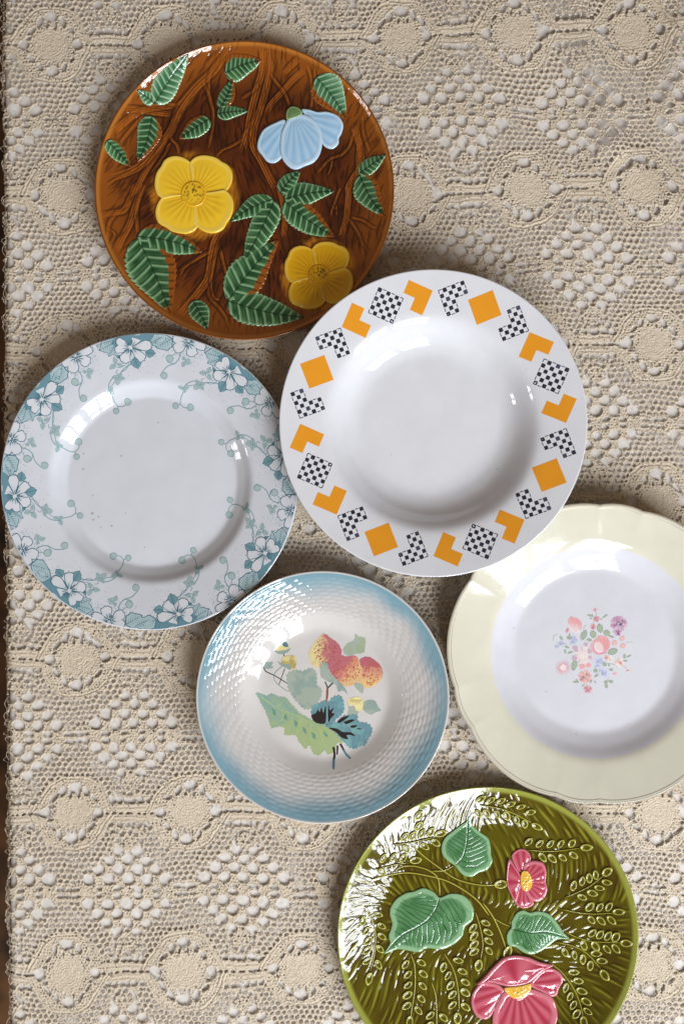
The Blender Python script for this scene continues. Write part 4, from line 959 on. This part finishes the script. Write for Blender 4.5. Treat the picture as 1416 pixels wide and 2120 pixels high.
lv = [((321.6, 214), (391, 112), 26, 0.05, 0, 9, 1), ((320, 213), (284, 186), 14, 0, 0, 5, 1), ((466, 152), (542, 125), 23, 0.1, 1, 8, 0), ((456, 224), (482, 160), 15, -0.1, -1, 7, 0), ((449, 236), (514, 230), 16, 0.05, 0, 8, 0),
      ((434, 246), (369, 288), 19, 0, -1, 7, 0), ((316, 240), (285, 336), 22, 0.1, 1, 8, 0), ((222, 291), (271, 345), 17, 0.05, 1, 7, 0), ((654, 160), (716, 246), 28, 0.08, -1, 9, 1), ((742, 361), (799, 320), 19, 0.05, 0, 7, 0),
      ((744, 362), (798, 448), 23, -0.1, 1, 8, 0), ((580, 400), (622, 354), 20, 0.1, 0, 6, 0), ((588, 413), (692, 396), 27, 0.08, 0, 8, 0), ((589, 416), (693, 491), 28, -0.06, 1, 9, 0), ((566, 412), (477, 459), 23, -0.1, 0, 8, 0),
      ((568, 415), (504, 544), 31, 0.03, 0, 9, 0), ((473, 622), (577, 496), 35, 0.05, -1, 9, 0), ((471, 622), (629, 657), 40, -0.06, 0, 9, 0), ((286, 493), (353, 648), 44, 0.03, 1, 9, 0), ((284, 489), (420, 522), 29, 0.10, 1, 8, 0), ((400, 622), (430, 682), 22, 0.03, 0, 6, 0)]
pale = ((44, 106, 66), (128, 170, 132), (184, 214, 182)); dk = ((26, 72, 40), (88, 138, 90), (158, 196, 152))
for i, (b_, t_, hw, bend, am, nv_, pal_) in enumerate(lv):
    if am and i in (6, 18, 16): am_t = 0.93
    else: am_t = 0.9 if am else 2.0
    relief_leaf(P, P.loc(*b_), P.loc(*t_), hw, P.root, None, bend=bend, amber=am, nv_=nv_, lift=0.0002, height=0.0008, seed=i * 3, greens=pale if pal_ else dk, amber_tip=am_t)
def cos_flower(pc, R_, rot, name_col, tilt=0.0):
    f = empty('flower', (0, 0, 0)); f.parent = P.root
    yel, dy, py = name_col
    for k in range(4):
        a0 = rot + k * math.pi / 2 + math.pi / 4
        nv, nu = 61, max(20, int(R_ / 1.6)); v = np.linspace(-1, 1, nv)[None]; u = np.linspace(0.02, 1.0, nu)[:, None]
        rr_ = R_ * (1 - 0.36 * np.abs(v) ** 2.8 + 0.03 * np.cos(v * 5.0 + 1.2) - 0.03 * np.exp(-(v / 0.12) ** 2))
        hwid = (math.pi / 4 + 0.10) * (0.90 + 0.10 * u)
        an = a0 + v * hwid; X_ = pc[0] + rr_ * u * np.cos(an); Y_ = pc[1] + rr_ * u * np.sin(an)
        ed = np.maximum(np.abs(v), u); e_in = np.maximum(sstep(0.86, 0.95, u), sstep(0.84, 0.95, np.abs(v)) * sstep(0.2, 0.4, u))
        st_ = 0.5 + 0.5 * np.cos(v * 26 + 2.5 * np.sin(v * 2 + k)); fade = sstep(0.1, 0.35, u) * sstep(0.88, 0.55, u)
        hgt = 0.0010 + 0.0004 * (v + 1) * 0.5 + 0.0005 * np.sin(np.pi * np.clip(u, 0, 1)) * (1 - 0.6 * v ** 2) + 0.00012 * st_ * fade + 0.0003 * e_in + 0.0003 * (k % 2)
        out_ = (u > 0.992) | (v > 0.99); hgt = np.where(out_, -0.0003, hgt)
        Z_ = P.z(np.hypot(X_, Y_)) + hgt
        c = mix(yel, dy, np.clip((1 - st_) * fade * 0.55 + sstep(0.5, 0.1, u) * 0.5 + 0.12 * vnoise(X_, Y_, 14, 3), 0, 1)); c = mix(c, py, e_in * 0.55 * sstep(0.99, 0.9, np.minimum(u, 1 - 0 * u)))
        c = mix(c, mix(yel, lin((214, 190, 96)), 0.5 + 0 * u), np.clip(e_in * 0.6 + 0 * c[..., 0], 0, 1))
        me = mesh_np('petal', np.stack([X_ * P.u, Y_ * P.u, Z_ + 0 * X_], -1).reshape(-1, 3), [grid_faces(nu, nv)], c.reshape(-1, 3)); obj('petal', me, M_RELIEF, f)
    cr_ = R_ * 0.285; t = np.arange(40) * 2 * math.pi / 40; ring = np.stack([pc[0] + cr_ * np.cos(t), pc[1] + cr_ * np.sin(t)], -1)
    rr = R8(int(R_)); sd = pc + (rr.rand(60, 2) - 0.5) * cr_ * 1.7
    def hc(x, y, t): 
        h = 0.0022 + 0.0004 * (1 - t ** 2) + 0.0003 * sstep(0.8, 0.93, t) * sstep(1.0, 0.95, t)
        for q in sd[:34]: h = h + 0.00035 * np.exp(-((x - q[0]) ** 2 + (y - q[1]) ** 2) / 2.6)
        return h
    def cc(x, y, t):
        k = np.zeros_like(x)
        for q in sd: k = np.maximum(k, np.exp(-((x - q[0]) ** 2 + (y - q[1]) ** 2) / 2.6))
        k *= sstep(0.95, 0.7, t) * sstep(-cr_ * 0.6, cr_ * 0.1, (y - pc[1]) + 3 * vnoise(x, y, 5, 2)) * 0.95 + 0.2 * sstep(0.9, 0.7, t)
        return mix(mix(yel, dy, 0.25 + 0.3 * sstep(0.4, 0.9, t)), lin((44, 36, 16)), np.clip(k, 0, 1))
    relief_shape(P, ring, hc, cc, f, 'flower_centre', step=1.6)
    return f
cos_flower(P.loc(402, 403), 93, 0.08, (lin((240, 198, 48)), lin((212, 154, 16)), lin((246, 230, 150))))['label'] = 'large bright yellow flower'
cos_flower(P.loc(660, 571), 79, 0.22, (lin((218, 166, 20)), lin((182, 118, 8)), lin((224, 196, 90))))['label'] = 'smaller deep yellow flower'
bf = empty('flower', (0, 0, 0)); bf.parent = P.root; bf['label'] = 'pale blue drooping flower'
z2 = lambda p: P.L(p, *Z2)
apex = z2([(450, 690)])[0]
def petal_fns(apex, base, hi, dark, freq, h0, edge=0.35, rim_c=None):
    def hf(x, y, t):
        a = np.arctan2(y - apex[1], x - apex[0]); st = 0.5 + 0.5 * np.cos(a * freq)
        return h0 + 0.0007 * (1 - t ** 2) + 0.00012 * st * sstep(0.9, 0.6, t) + 0.0003 * sstep(0.78, 0.9, t) * sstep(1.0, 0.93, t)
    def cf(x, y, t):
        a = np.arctan2(y - apex[1], x - apex[0]); st = 0.5 + 0.5 * np.cos(a * freq)
        c = mix(base, dark, np.clip((1 - st) * 0.35 * sstep(0.95, 0.7, t) + 0.1 * vnoise(x, y, 12, 4), 0, 1)); return mix(c, hi, np.clip(st * 0.3 * sstep(1, 0.7, t) + edge * sstep(0.78, 0.88, t) * (1.6 if rim_c is None else 1.6), 0, 1))
    return hf, cf
BB, BH, BD = lin((158, 200, 232)), lin((206, 226, 240)), lin((128, 176, 216))
for pts, h0 in (([(380, 750), (290, 770), (190, 830), (145, 920), (140, 990), (180, 1050), (220, 1100), (270, 1115), (320, 1095), (360, 1040), (380, 900)], 0.0010), ([(520, 660), (580, 655), (650, 676), (740, 675), (830, 710), (875, 780), (865, 850), (840, 900), (835, 950), (790, 990), (740, 985), (700, 950), (660, 860), (600, 760)], 0.0011),
                ([(400, 740), (350, 850), (335, 950), (345, 1060), (400, 1140), (470, 1170), (550, 1140), (620, 1110), (670, 1050), (695, 960), (690, 860), (650, 770), (580, 715), (500, 695), (440, 710)], 0.0018)):
    hf, cf = petal_fns(apex, BB, BH, BD, 30, h0); relief_shape(P, z2(pts), hf, cf, bf, 'petal')
hf, cf = petal_fns(apex, lin((98, 132, 78)), lin((160, 184, 130)), lin((40, 70, 36)), 14, 0.0022)
relief_shape(P, z2([(385, 720), (395, 665), (435, 635), (490, 645), (525, 685), (500, 715), (450, 735), (400, 748)]), hf, cf, bf, 'calyx')

# ================================================================== GREEN MAJOLICA PLATE
P = Plate('green_majolica_plate', 1010, 1941, 311, [(0, 6), (222, 6.8), (248, 9.0), (311, 18.4)], 10, 190,
          'olive green majolica plate moulded with seed sprays, three heart leaves and two pink flowers')
G1 = (690, 1620, 4.291); G2 = (1000, 1620, 4.165); G3 = (690, 1860, 4.291); G4 = (1000, 1860, 4.165)
rid = Field(330); grv = Field(330); rr = R8(23)
# combed ground: strands run outwards and swirl
def flow2(x, y):
    a = math.atan2(y, x); r = math.hypot(x, y)
    return a + 0.55 * math.sin(2.0 * a + 0.8) + 0.35 * math.sin(r / 60 + 3 * a) + (0.7 if (x > 0 and y > 60) else 0)
cov = Field(330)
for k in range(5200):
    a = rr.rand() * 6.283; r = math.sqrt(rr.uniform(0.02, 1)) * 300; x, y = r * math.cos(a), r * math.sin(a); L_ = rr.uniform(70, 150)
    if cov.sample(np.array([x]), np.array([y]))[0] > 0.25: continue
    pts = [(x, y)]
    for q in range(6):
        f = flow2(x, y) + 0.05 * math.sin(q * 1.2 + k); x += math.cos(f) * L_ / 6; y += math.sin(f) * L_ / 6
        if math.hypot(x, y) > 304 or cov.sample(np.array([x]), np.array([y]))[0] > 0.5: break
        pts.append((x, y))
    if len(pts) < 3: continue
    pts = np.array(pts); w_ = rr.uniform(2.8, 4.0); rid.stroke(pts, w_, rr.uniform(0.7, 1.0), taper=0.35); cov.stroke(pts, w_ * 2.0, 1.0)
    T = np.gradient(pts, axis=0); T /= np.linalg.norm(T, axis=1)[:, None] + 1e-9; grv.stroke(pts + np.stack([-T[:, 1], T[:, 0]], -1) * w_ * 1.75, 1.6, 0.9, taper=0.3)
seeds = []; stems = []
def spray(z, stem, A, B, end):
    st_ = P.L(stem, *z); stems.append((st_, 1.7)); cm = catmull(st_, 4)
    for p_ in list(A) + list(B) + [end]:
        q = P.L([p_], *z)[0]; i = int(np.argmin(np.hypot(*(cm - q).T))); j = min(i + 1, len(cm) - 1); i0 = max(j - 1, 0)
        T = cm[j] - cm[i0]; T /= np.hypot(*T) + 1e-9; cr = T[0] * (q[1] - cm[i][1]) - T[1] * (q[0] - cm[i][0]); s_ = 1 if cr > 0 else -1
        if p_ == end: seeds.append((q, math.atan2(T[1], T[0]), 1.15))
        else: seeds.append((q, math.atan2(T[1], T[0]) + s_ * 0.85, 0.92 + 0.16 * rr.rand()))
spray(G2, [(-30, 195), (130, 220), (250, 260), (350, 310), (420, 350)], [(62, 148), (150, 155), (232, 183), (320, 205), (405, 252), (-25, 140)], [(25, 262), (115, 270), (200, 282), (285, 318), (355, 352), (-45, 262)], (460, 375))
spray(G2, [(380, 580), (540, 592), (680, 585), (830, 565)], [(388, 510), (482, 525), (575, 527), (665, 525), (762, 522)], [(507, 640), (590, 650), (680, 643), (775, 622)], (887, 557))
spray(G2, [(700, 990), (800, 950), (920, 890), (1030, 805)], [(775, 888), (850, 848), (912, 822), (968, 795)], [(848, 985), (937, 950), (998, 905), (1062, 857)], (1065, 768))
spray(G4, [(680, 92), (800, 118), (950, 132), (1120, 125)], [(915, 70), (1002, 75), (1082, 70)], [(928, 180), (1012, 188), (1102, 183)], (1165, 112))
spray(G4, [(700, 280), (800, 330), (950, 370), (1180, 380)], [(935, 297), (1003, 310), (1073, 322), (1140, 332)], [(862, 400), (963, 407), (1063, 433), (1140, 428)], (1230, 383))
spray(G4, [(630, 375), (780, 410), (900, 480), (1010, 605)], [(970, 472), (1020, 535)], [(700, 460), (782, 483), (855, 520), (920, 575)], (1043, 657))
spray(G4, [(560, 540), (680, 640), (780, 780), (830, 900), (860, 1030)], [(775, 632), (815, 707), (845, 795), (885, 885), (897, 970)], [(708, 765), (745, 842), (775, 915), (803, 993)], (865, 1065))
spray(G3, [(280, 90), (350, 200), (375, 350), (360, 520), (325, 640)], [(393, 140), (425, 240), (428, 332), (412, 445), (397, 583)], [(260, 195), (290, 285), (305, 372), (298, 457), (297, 553)], (315, 710))
spray(G3, [(685, 490), (720, 600), (722, 800), (685, 1060)], [(778, 565), (795, 665), (790, 772), (778, 885), (752, 990)], [(640, 582), (660, 672), (662, 766), (657, 855), (650, 950)], (675, 1095))
spray(G3, [(980, 485), (1060, 620), (1105, 800), (1115, 1000)], [(1105, 547), (1142, 643), (1168, 738), (1168, 830), (1170, 958)], [(975, 605), (1015, 680), (1038, 768), (1055, 850), (1055, 943)], (1100, 1060))
spray(G3, [(1260, 120), (1300, 250), (1325, 400), (1305, 540)], [(1348, 213), (1370, 295), (1375, 373), (1378, 460)], [(1237, 260), (1247, 330), (1247, 405), (1247, 470)], (1287, 590))
spray(G1, [(540, 550), (700, 530), (890, 485)], [(630, 480), (700, 470), (782, 450), (862, 437), (755, 385)], [(640, 585), (810, 565), (905, 530)], (950, 450))
spray(G1, [(390, 770), (540, 730), (665, 710)], [(440, 670), (530, 660), (617, 668)], [(430, 790)], (727, 688))
spray(G3, [(870, 740), (910, 880), (915, 1110), (905, 1300)], [(975, 1053), (975, 1150), (970, 1240)], [(858, 1035), (850, 1130), (845, 1220)], (900, 1350))
for p_, an, s_ in (((620, 345), 0.6, 1.2), ((755, 290), 1.0, 1.1)): seeds.append((P.L([p_], *G1)[0], an, s_))
stems += [(P.L(p_, *z), w_) for z, p_, w_ in ((G1, [(530, 800), (600, 750), (700, 740), (800, 760), (880, 800), (930, 860), (945, 1000)], 2.2), (G1, [(340, 860), (500, 820), (660, 800), (830, 825), (1000, 870), (1150, 950), (1280, 1050), (1380, 1180)], 2.5),
          (G4, [(-5, 35), (45, 100), (90, 170), (150, 300), (190, 420)], 2.4), (G1, [(700, 560), (800, 650), (960, 770), (1080, 850), (1200, 890), (1330, 910), (1500, 905)], 2.3), (G1, [(870, 785), (980, 780), (1060, 740)], 2.2), (G4, [(95, 170), (160, 210), (230, 240)], 2.0))]
seeds.append((P.L([(150, 875)], *G2)[0], 0.1, 1.3)); seeds.append((P.L([(208, 462)], *G4)[0], 1.2, 1.3))
# keep the ground low and dark beside the sprays
near = Field(330)
for q, an, s_ in seeds: near.stroke(np.array([q - 1, q + 1]), 12, 1.0)
for st_, w_ in stems: near.stroke(st_, 4.5, 0.9)
def comb(x, y):
    e = env(x, y); n = 1 - np.clip(near.sample(x, y), 0, 1); return e * n * (0.00024 * rid.sample(x, y)) + e * 0.00012 * vnoise(x, y, 16, 71) - 0.00015 * e * (1 - n)
OL, OLD, OLL, OLR = lin((88, 82, 10)), lin((42, 34, 5)), lin((146, 142, 44)), lin((146, 150, 66))
def comb_col(x, y, r, top=True):
    if not top: return np.tile(lin((128, 128, 50)), (len(x), 1))
    n = 1 - np.clip(near.sample(x, y), 0, 1) * 0.85; ri = rid.sample(x, y) * n; g = grv.sample(x, y) * n; n1 = vnoise(x, y, 30, 72) * 0.5 + 0.5
    c = mix(OL, lin((74, 60, 10)), np.clip(n1 + 0.35 * (1 - n), 0, 1)); c = mix(c, OLL, np.clip(sstep(0.3, 1, ri) * 0.75 * (1 - 0.7 * g), 0, 1)); c = mix(c, OLD, np.clip(g * 0.85, 0, 1))
    c = mix(c, OLR, sstep(296, 305, r)); return c
dish(P, M_RELIEF, lambda r: 1.75, 250, comb, comb_col, None, doubling=(70, 150))
# stems: raised cords
for st_, w_ in stems:
    C_ = catmull(st_, 3); n = len(C_); T = np.gradient(C_, axis=0); T /= np.linalg.norm(T, axis=1)[:, None] + 1e-9; Nn = np.stack([-T[:, 1], T[:, 0]], -1)
    prof = [(-1.25, -0.0004), (-0.9, 0.0005), (-0.4, 0.0010), (0.4, 0.0010), (0.9, 0.0005), (1.25, -0.0004)]; V = []; CC = []
    tap = np.clip(np.minimum(np.arange(n) + 1.0, n - np.arange(n)) / 4.0, 0.3, 1)[:, None]
    for a_, h_ in prof:
        Q = C_ + Nn * a_ * w_ * 0.62 * tap; V.append(np.stack([Q[:, 0] * P.u, Q[:, 1] * P.u, P.z(np.hypot(Q[:, 0], Q[:, 1])) + h_], -1)); CC.append(np.tile(lin((176, 172, 74)) if abs(a_) < 1 else OLL, (n, 1)))
    V = np.stack(V, 1).reshape(-1, 3); CC = np.stack(CC, 1).reshape(-1, 3)
    obj('stem', mesh_np('stem', V, [grid_faces(n, len(prof))[:, ::-1]], CC), M_RELIEF, P.root)
# seeds: raised oval rims, one shared mesh
n = 22; t = np.arange(n) * 2 * math.pi / n; rings = ((0.0, 0.0004), (0.45, 0.00045), (0.62, 0.0006), (0.78, 0.00125), (0.90, 0.00125), (1.0, 0.0006), (1.06, -0.0004)); V = []; CC = []
for k_, h_ in rings:
    V.append(np.stack([11.2 * k_ * np.cos(t) * (1 + 0.10 * np.exp(-(np.minimum(t, 2 * math.pi - t) / 0.4) ** 2)), 6.9 * k_ * np.sin(t), h_ / P.u * np.ones(n)], -1) * P.u)
    CC.append(np.tile(lin((176, 176, 86)) if 0.7 < k_ < 0.95 else (lin((84, 76, 12)) if k_ < 0.5 else lin((128, 124, 34))), (n, 1)))
i = np.arange(len(rings) - 1)[:, None] * n; j = np.arange(n)[None]; j1 = (j + 1) % n
seed_me = mesh_np('seed', np.vstack(V), [np.stack([i + j, i + n + j, i + n + j1, i + j1], -1).reshape(-1, 4)], np.vstack(CC))
for q, an, s_ in seeds:
    if np.hypot(*q) > 296: continue
    o = obj('seed', seed_me, M_RELIEF, P.root); r = np.hypot(*q); sl = float(P.z(r + 3) - P.z(r - 3)) / (6 * P.u)
    nrm = Vector((-sl * q[0] / r, -sl * q[1] / r, 1)).normalized(); xd = Vector((math.cos(an), math.sin(an), 0)); yd = nrm.cross(xd).normalized(); xd = yd.cross(nrm)
    from mathutils import Matrix
    M = Matrix((xd, yd, nrm)).transposed().to_4x4() @ Matrix.Diagonal((s_, s_ * (0.9 + 0.2 * rr.rand()), 1, 1)); M.translation = Vector((q[0] * P.u, q[1] * P.u, float(P.z(r)))); o.matrix_local = M
# heart leaves
def gleaf(z, pts, rib, nv_, seed, dirs):
    out = P.L(pts, *z); rb = catmull(P.L(rib, *z), 2.0); T = np.gradient(rb, axis=0); T /= np.linalg.norm(T, axis=1)[:, None]; arc = np.cumsum(np.hypot(*np.diff(rb, axis=0, prepend=rb[:1]).T)); Lr = arc[-1]
    def par(x, y):
        sh = x.shape; X_ = x.ravel(); Y_ = y.ravel(); d = np.hypot(X_[:, None] - rb[None, :, 0], Y_[:, None] - rb[None, :, 1]); k = d.argmin(1)
        s_ = (X_ - rb[k, 0]) * -T[k, 1] + (Y_ - rb[k, 1]) * T[k, 0]; al = arc[k] + (X_ - rb[k, 0]) * T[k, 0] + (Y_ - rb[k, 1]) * T[k, 1]; return d.min(1).reshape(sh), np.sign(s_).reshape(sh), al.reshape(sh)
    def veins(x, y, t):
        d, s_, al = par(x, y); ph = (al - 0.42 * d - 0.0022 * d ** 2 + 4 * (s_ > 0)) / (Lr / nv_) + 0.25 * vnoise(x, y, 15, seed)
        f = np.abs((ph % 1.0) - 0.5) * 2; v = sstep(0.30, 0.05, f) * sstep(1.0, 5, d) * sstep(0.90, 0.72, t + 0.12 * vnoise(x, y, 9, seed + 1)) * (0.55 + 0.45 * (s_ * 0 + 1)); m = np.exp(-(d / 1.7) ** 2) * sstep(0.99, 0.9, t)
        return v, m
    def hf(x, y, t):
        v, m = veins(x, y, t); return 0.0008 + 0.0009 * (1 - t ** 2) - 0.00022 * v - 0.0003 * m + 0.0001 * sstep(0.82, 0.9, t) * sstep(1.0, 0.93, t)
    def cf(x, y, t):
        v, m = veins(x, y, t); c = mix(lin((100, 148, 104)), lin((66, 116, 70)), np.clip(vnoise(x, y, 18, seed + 2) * 0.5 + 0.5, 0, 1)); c = mix(c, lin((150, 188, 148)), np.clip(0.7 * sstep(0.80, 0.88, t) * sstep(1.0, 0.97, t), 0, 1))
        return mix(mix(c, lin((24, 66, 26)), np.clip(0.85 * v + 0.95 * m, 0, 1)), lin((120, 140, 60)), 0.5 * sstep(0.985, 1.0, t))
    relief_shape(P, out, hf, cf, P.root, 'leaf', step=1.8)
gleaf(G1, [(1205, 300), (1230, 370), (1290, 430), (1370, 490), (1393, 560), (1398, 640), (1410, 700), (1370, 770), (1290, 800), (1230, 835), (1160, 825), (1110, 780), (1075, 735), (1010, 690), (965, 630), (960, 560), (990, 490), (1060, 430), (1140, 370), (1185, 340)], [(1085, 735), (1150, 650), (1185, 500), (1192, 310)], 12, 81, 1)
gleaf(G3, [(450, 490), (500, 400), (490, 330), (520, 230), (500, 140), (510, 70), (560, 0), (640, -50), (710, -65), (800, -95), (890, -60), (945, -12), (1040, -45), (1140, -35), (1210, 20), (1245, 100), (1235, 190), (1170, 250), (1140, 340), (1060, 410), (960, 450), (830, 440), (760, 475), (660, 460), (560, 450)], [(942, -5), (900, 100), (830, 190), (740, 250), (600, 330), (465, 470)], 15, 84, 1)
gleaf(G4, [(200, 330), (215, 280), (240, 250), (245, 190), (290, 120), (345, 100), (400, 120), (470, 108), (560, 130), (630, 200), (690, 290), (735, 345), (640, 350), (570, 400), (500, 450), (420, 480), (350, 465), (280, 420), (215, 400)], [(258, 262), (400, 290), (550, 285), (725, 338)], 13, 87, 1)
# pink flowers
PB, PHI, PD = lin((178, 60, 82)), lin((220, 148, 160)), lin((136, 30, 50))
def pflower(z, petals, apexp, centre, lab):
    f = empty('flower', (0, 0, 0)); f.parent = P.root; f['label'] = lab; ap = P.L([apexp], *z)[0]
    for pts, h0, fr in petals:
        hf, cf = petal_fns(ap, PB, PHI, PD, fr, h0, 0.32); relief_shape(P, P.L(pts, *z), hf, cf, f, 'petal')
    cp = P.L(centre, *z); cc = cp.mean(0); rs_ = np.hypot(*(cp - cc).T).max()
    rr = R8(9); sd = cc + (rr.rand(50, 2) - 0.5) * rs_ * 2
    def hf(x, y, t):
        h = 0.0030 + 0.0003 * (1 - t ** 2)
        for q in sd: h = h + 0.0003 * np.exp(-((x - q[0]) ** 2 + (y - q[1]) ** 2) / 2.2)
        return h
    relief_shape(P, cp, hf, lambda x, y, t: mix(lin((222, 170, 50)), lin((228, 186, 90)), np.clip(vnoise(x, y, 3, 5) * 0.5 + 0.4 + 0.3 * t, 0, 1)), f, 'flower_centre', step=1.6)
pflower(G2, [([(245, 650), (260, 600), (320, 568), (380, 590), (410, 650), (380, 700), (345, 770), (300, 760)], 0.0010, 26), ([(310, 880), (360, 930), (425, 1010), (425, 1055), (360, 1080), (300, 1065), (268, 1010), (280, 940)], 0.0010, 26),
             ([(335, 760), (355, 695), (430, 670), (510, 690), (540, 760), (535, 850), (548, 920), (520, 990), (460, 1022), (400, 1000), (350, 920), (345, 840)], 0.0017, 22), ([(220, 655), (270, 720), (310, 780), (328, 850), (305, 930), (275, 1025), (235, 960), (203, 880), (198, 780)], 0.0021, 7)],
        (345, 850), [(320, 800), (335, 760), (370, 755), (400, 790), (415, 840), (410, 890), (375, 925), (340, 915), (320, 870)], 'small pink flower')
pflower(G4, [([(400, 745), (450, 670), (520, 610), (600, 603), (670, 650), (685, 710), (650, 770), (630, 830), (580, 842), (500, 800)], 0.0010, 26), ([(0, 715), (-45, 745), (-95, 820), (-102, 920), (-60, 1010), (10, 1040), (60, 1015), (100, 950), (150, 860), (180, 790), (120, 740)], 0.0010, 26),
             ([(185, 800), (130, 880), (90, 960), (78, 1080), (130, 1180), (250, 1240), (400, 1240), (560, 1170), (632, 1040), (622, 920), (580, 842), (480, 795), (400, 780), (300, 840)], 0.0016, 24), ([(-58, 735), (0, 680), (80, 590), (170, 510), (270, 485), (380, 500), (480, 540), (595, 570), (520, 610), (440, 680), (380, 722), (300, 742), (200, 747), (100, 722), (20, 712)], 0.0024, 5)],
        (290, 740), [(180, 765), (260, 752), (330, 742), (400, 728), (400, 785), (345, 835), (265, 850), (205, 812)], 'large pink flower near the bottom of the photo')
print('tris total', sum(len(o.data.loops) - 2 * len(o.data.polygons) for o in bpy.data.objects if o.type == 'MESH'))
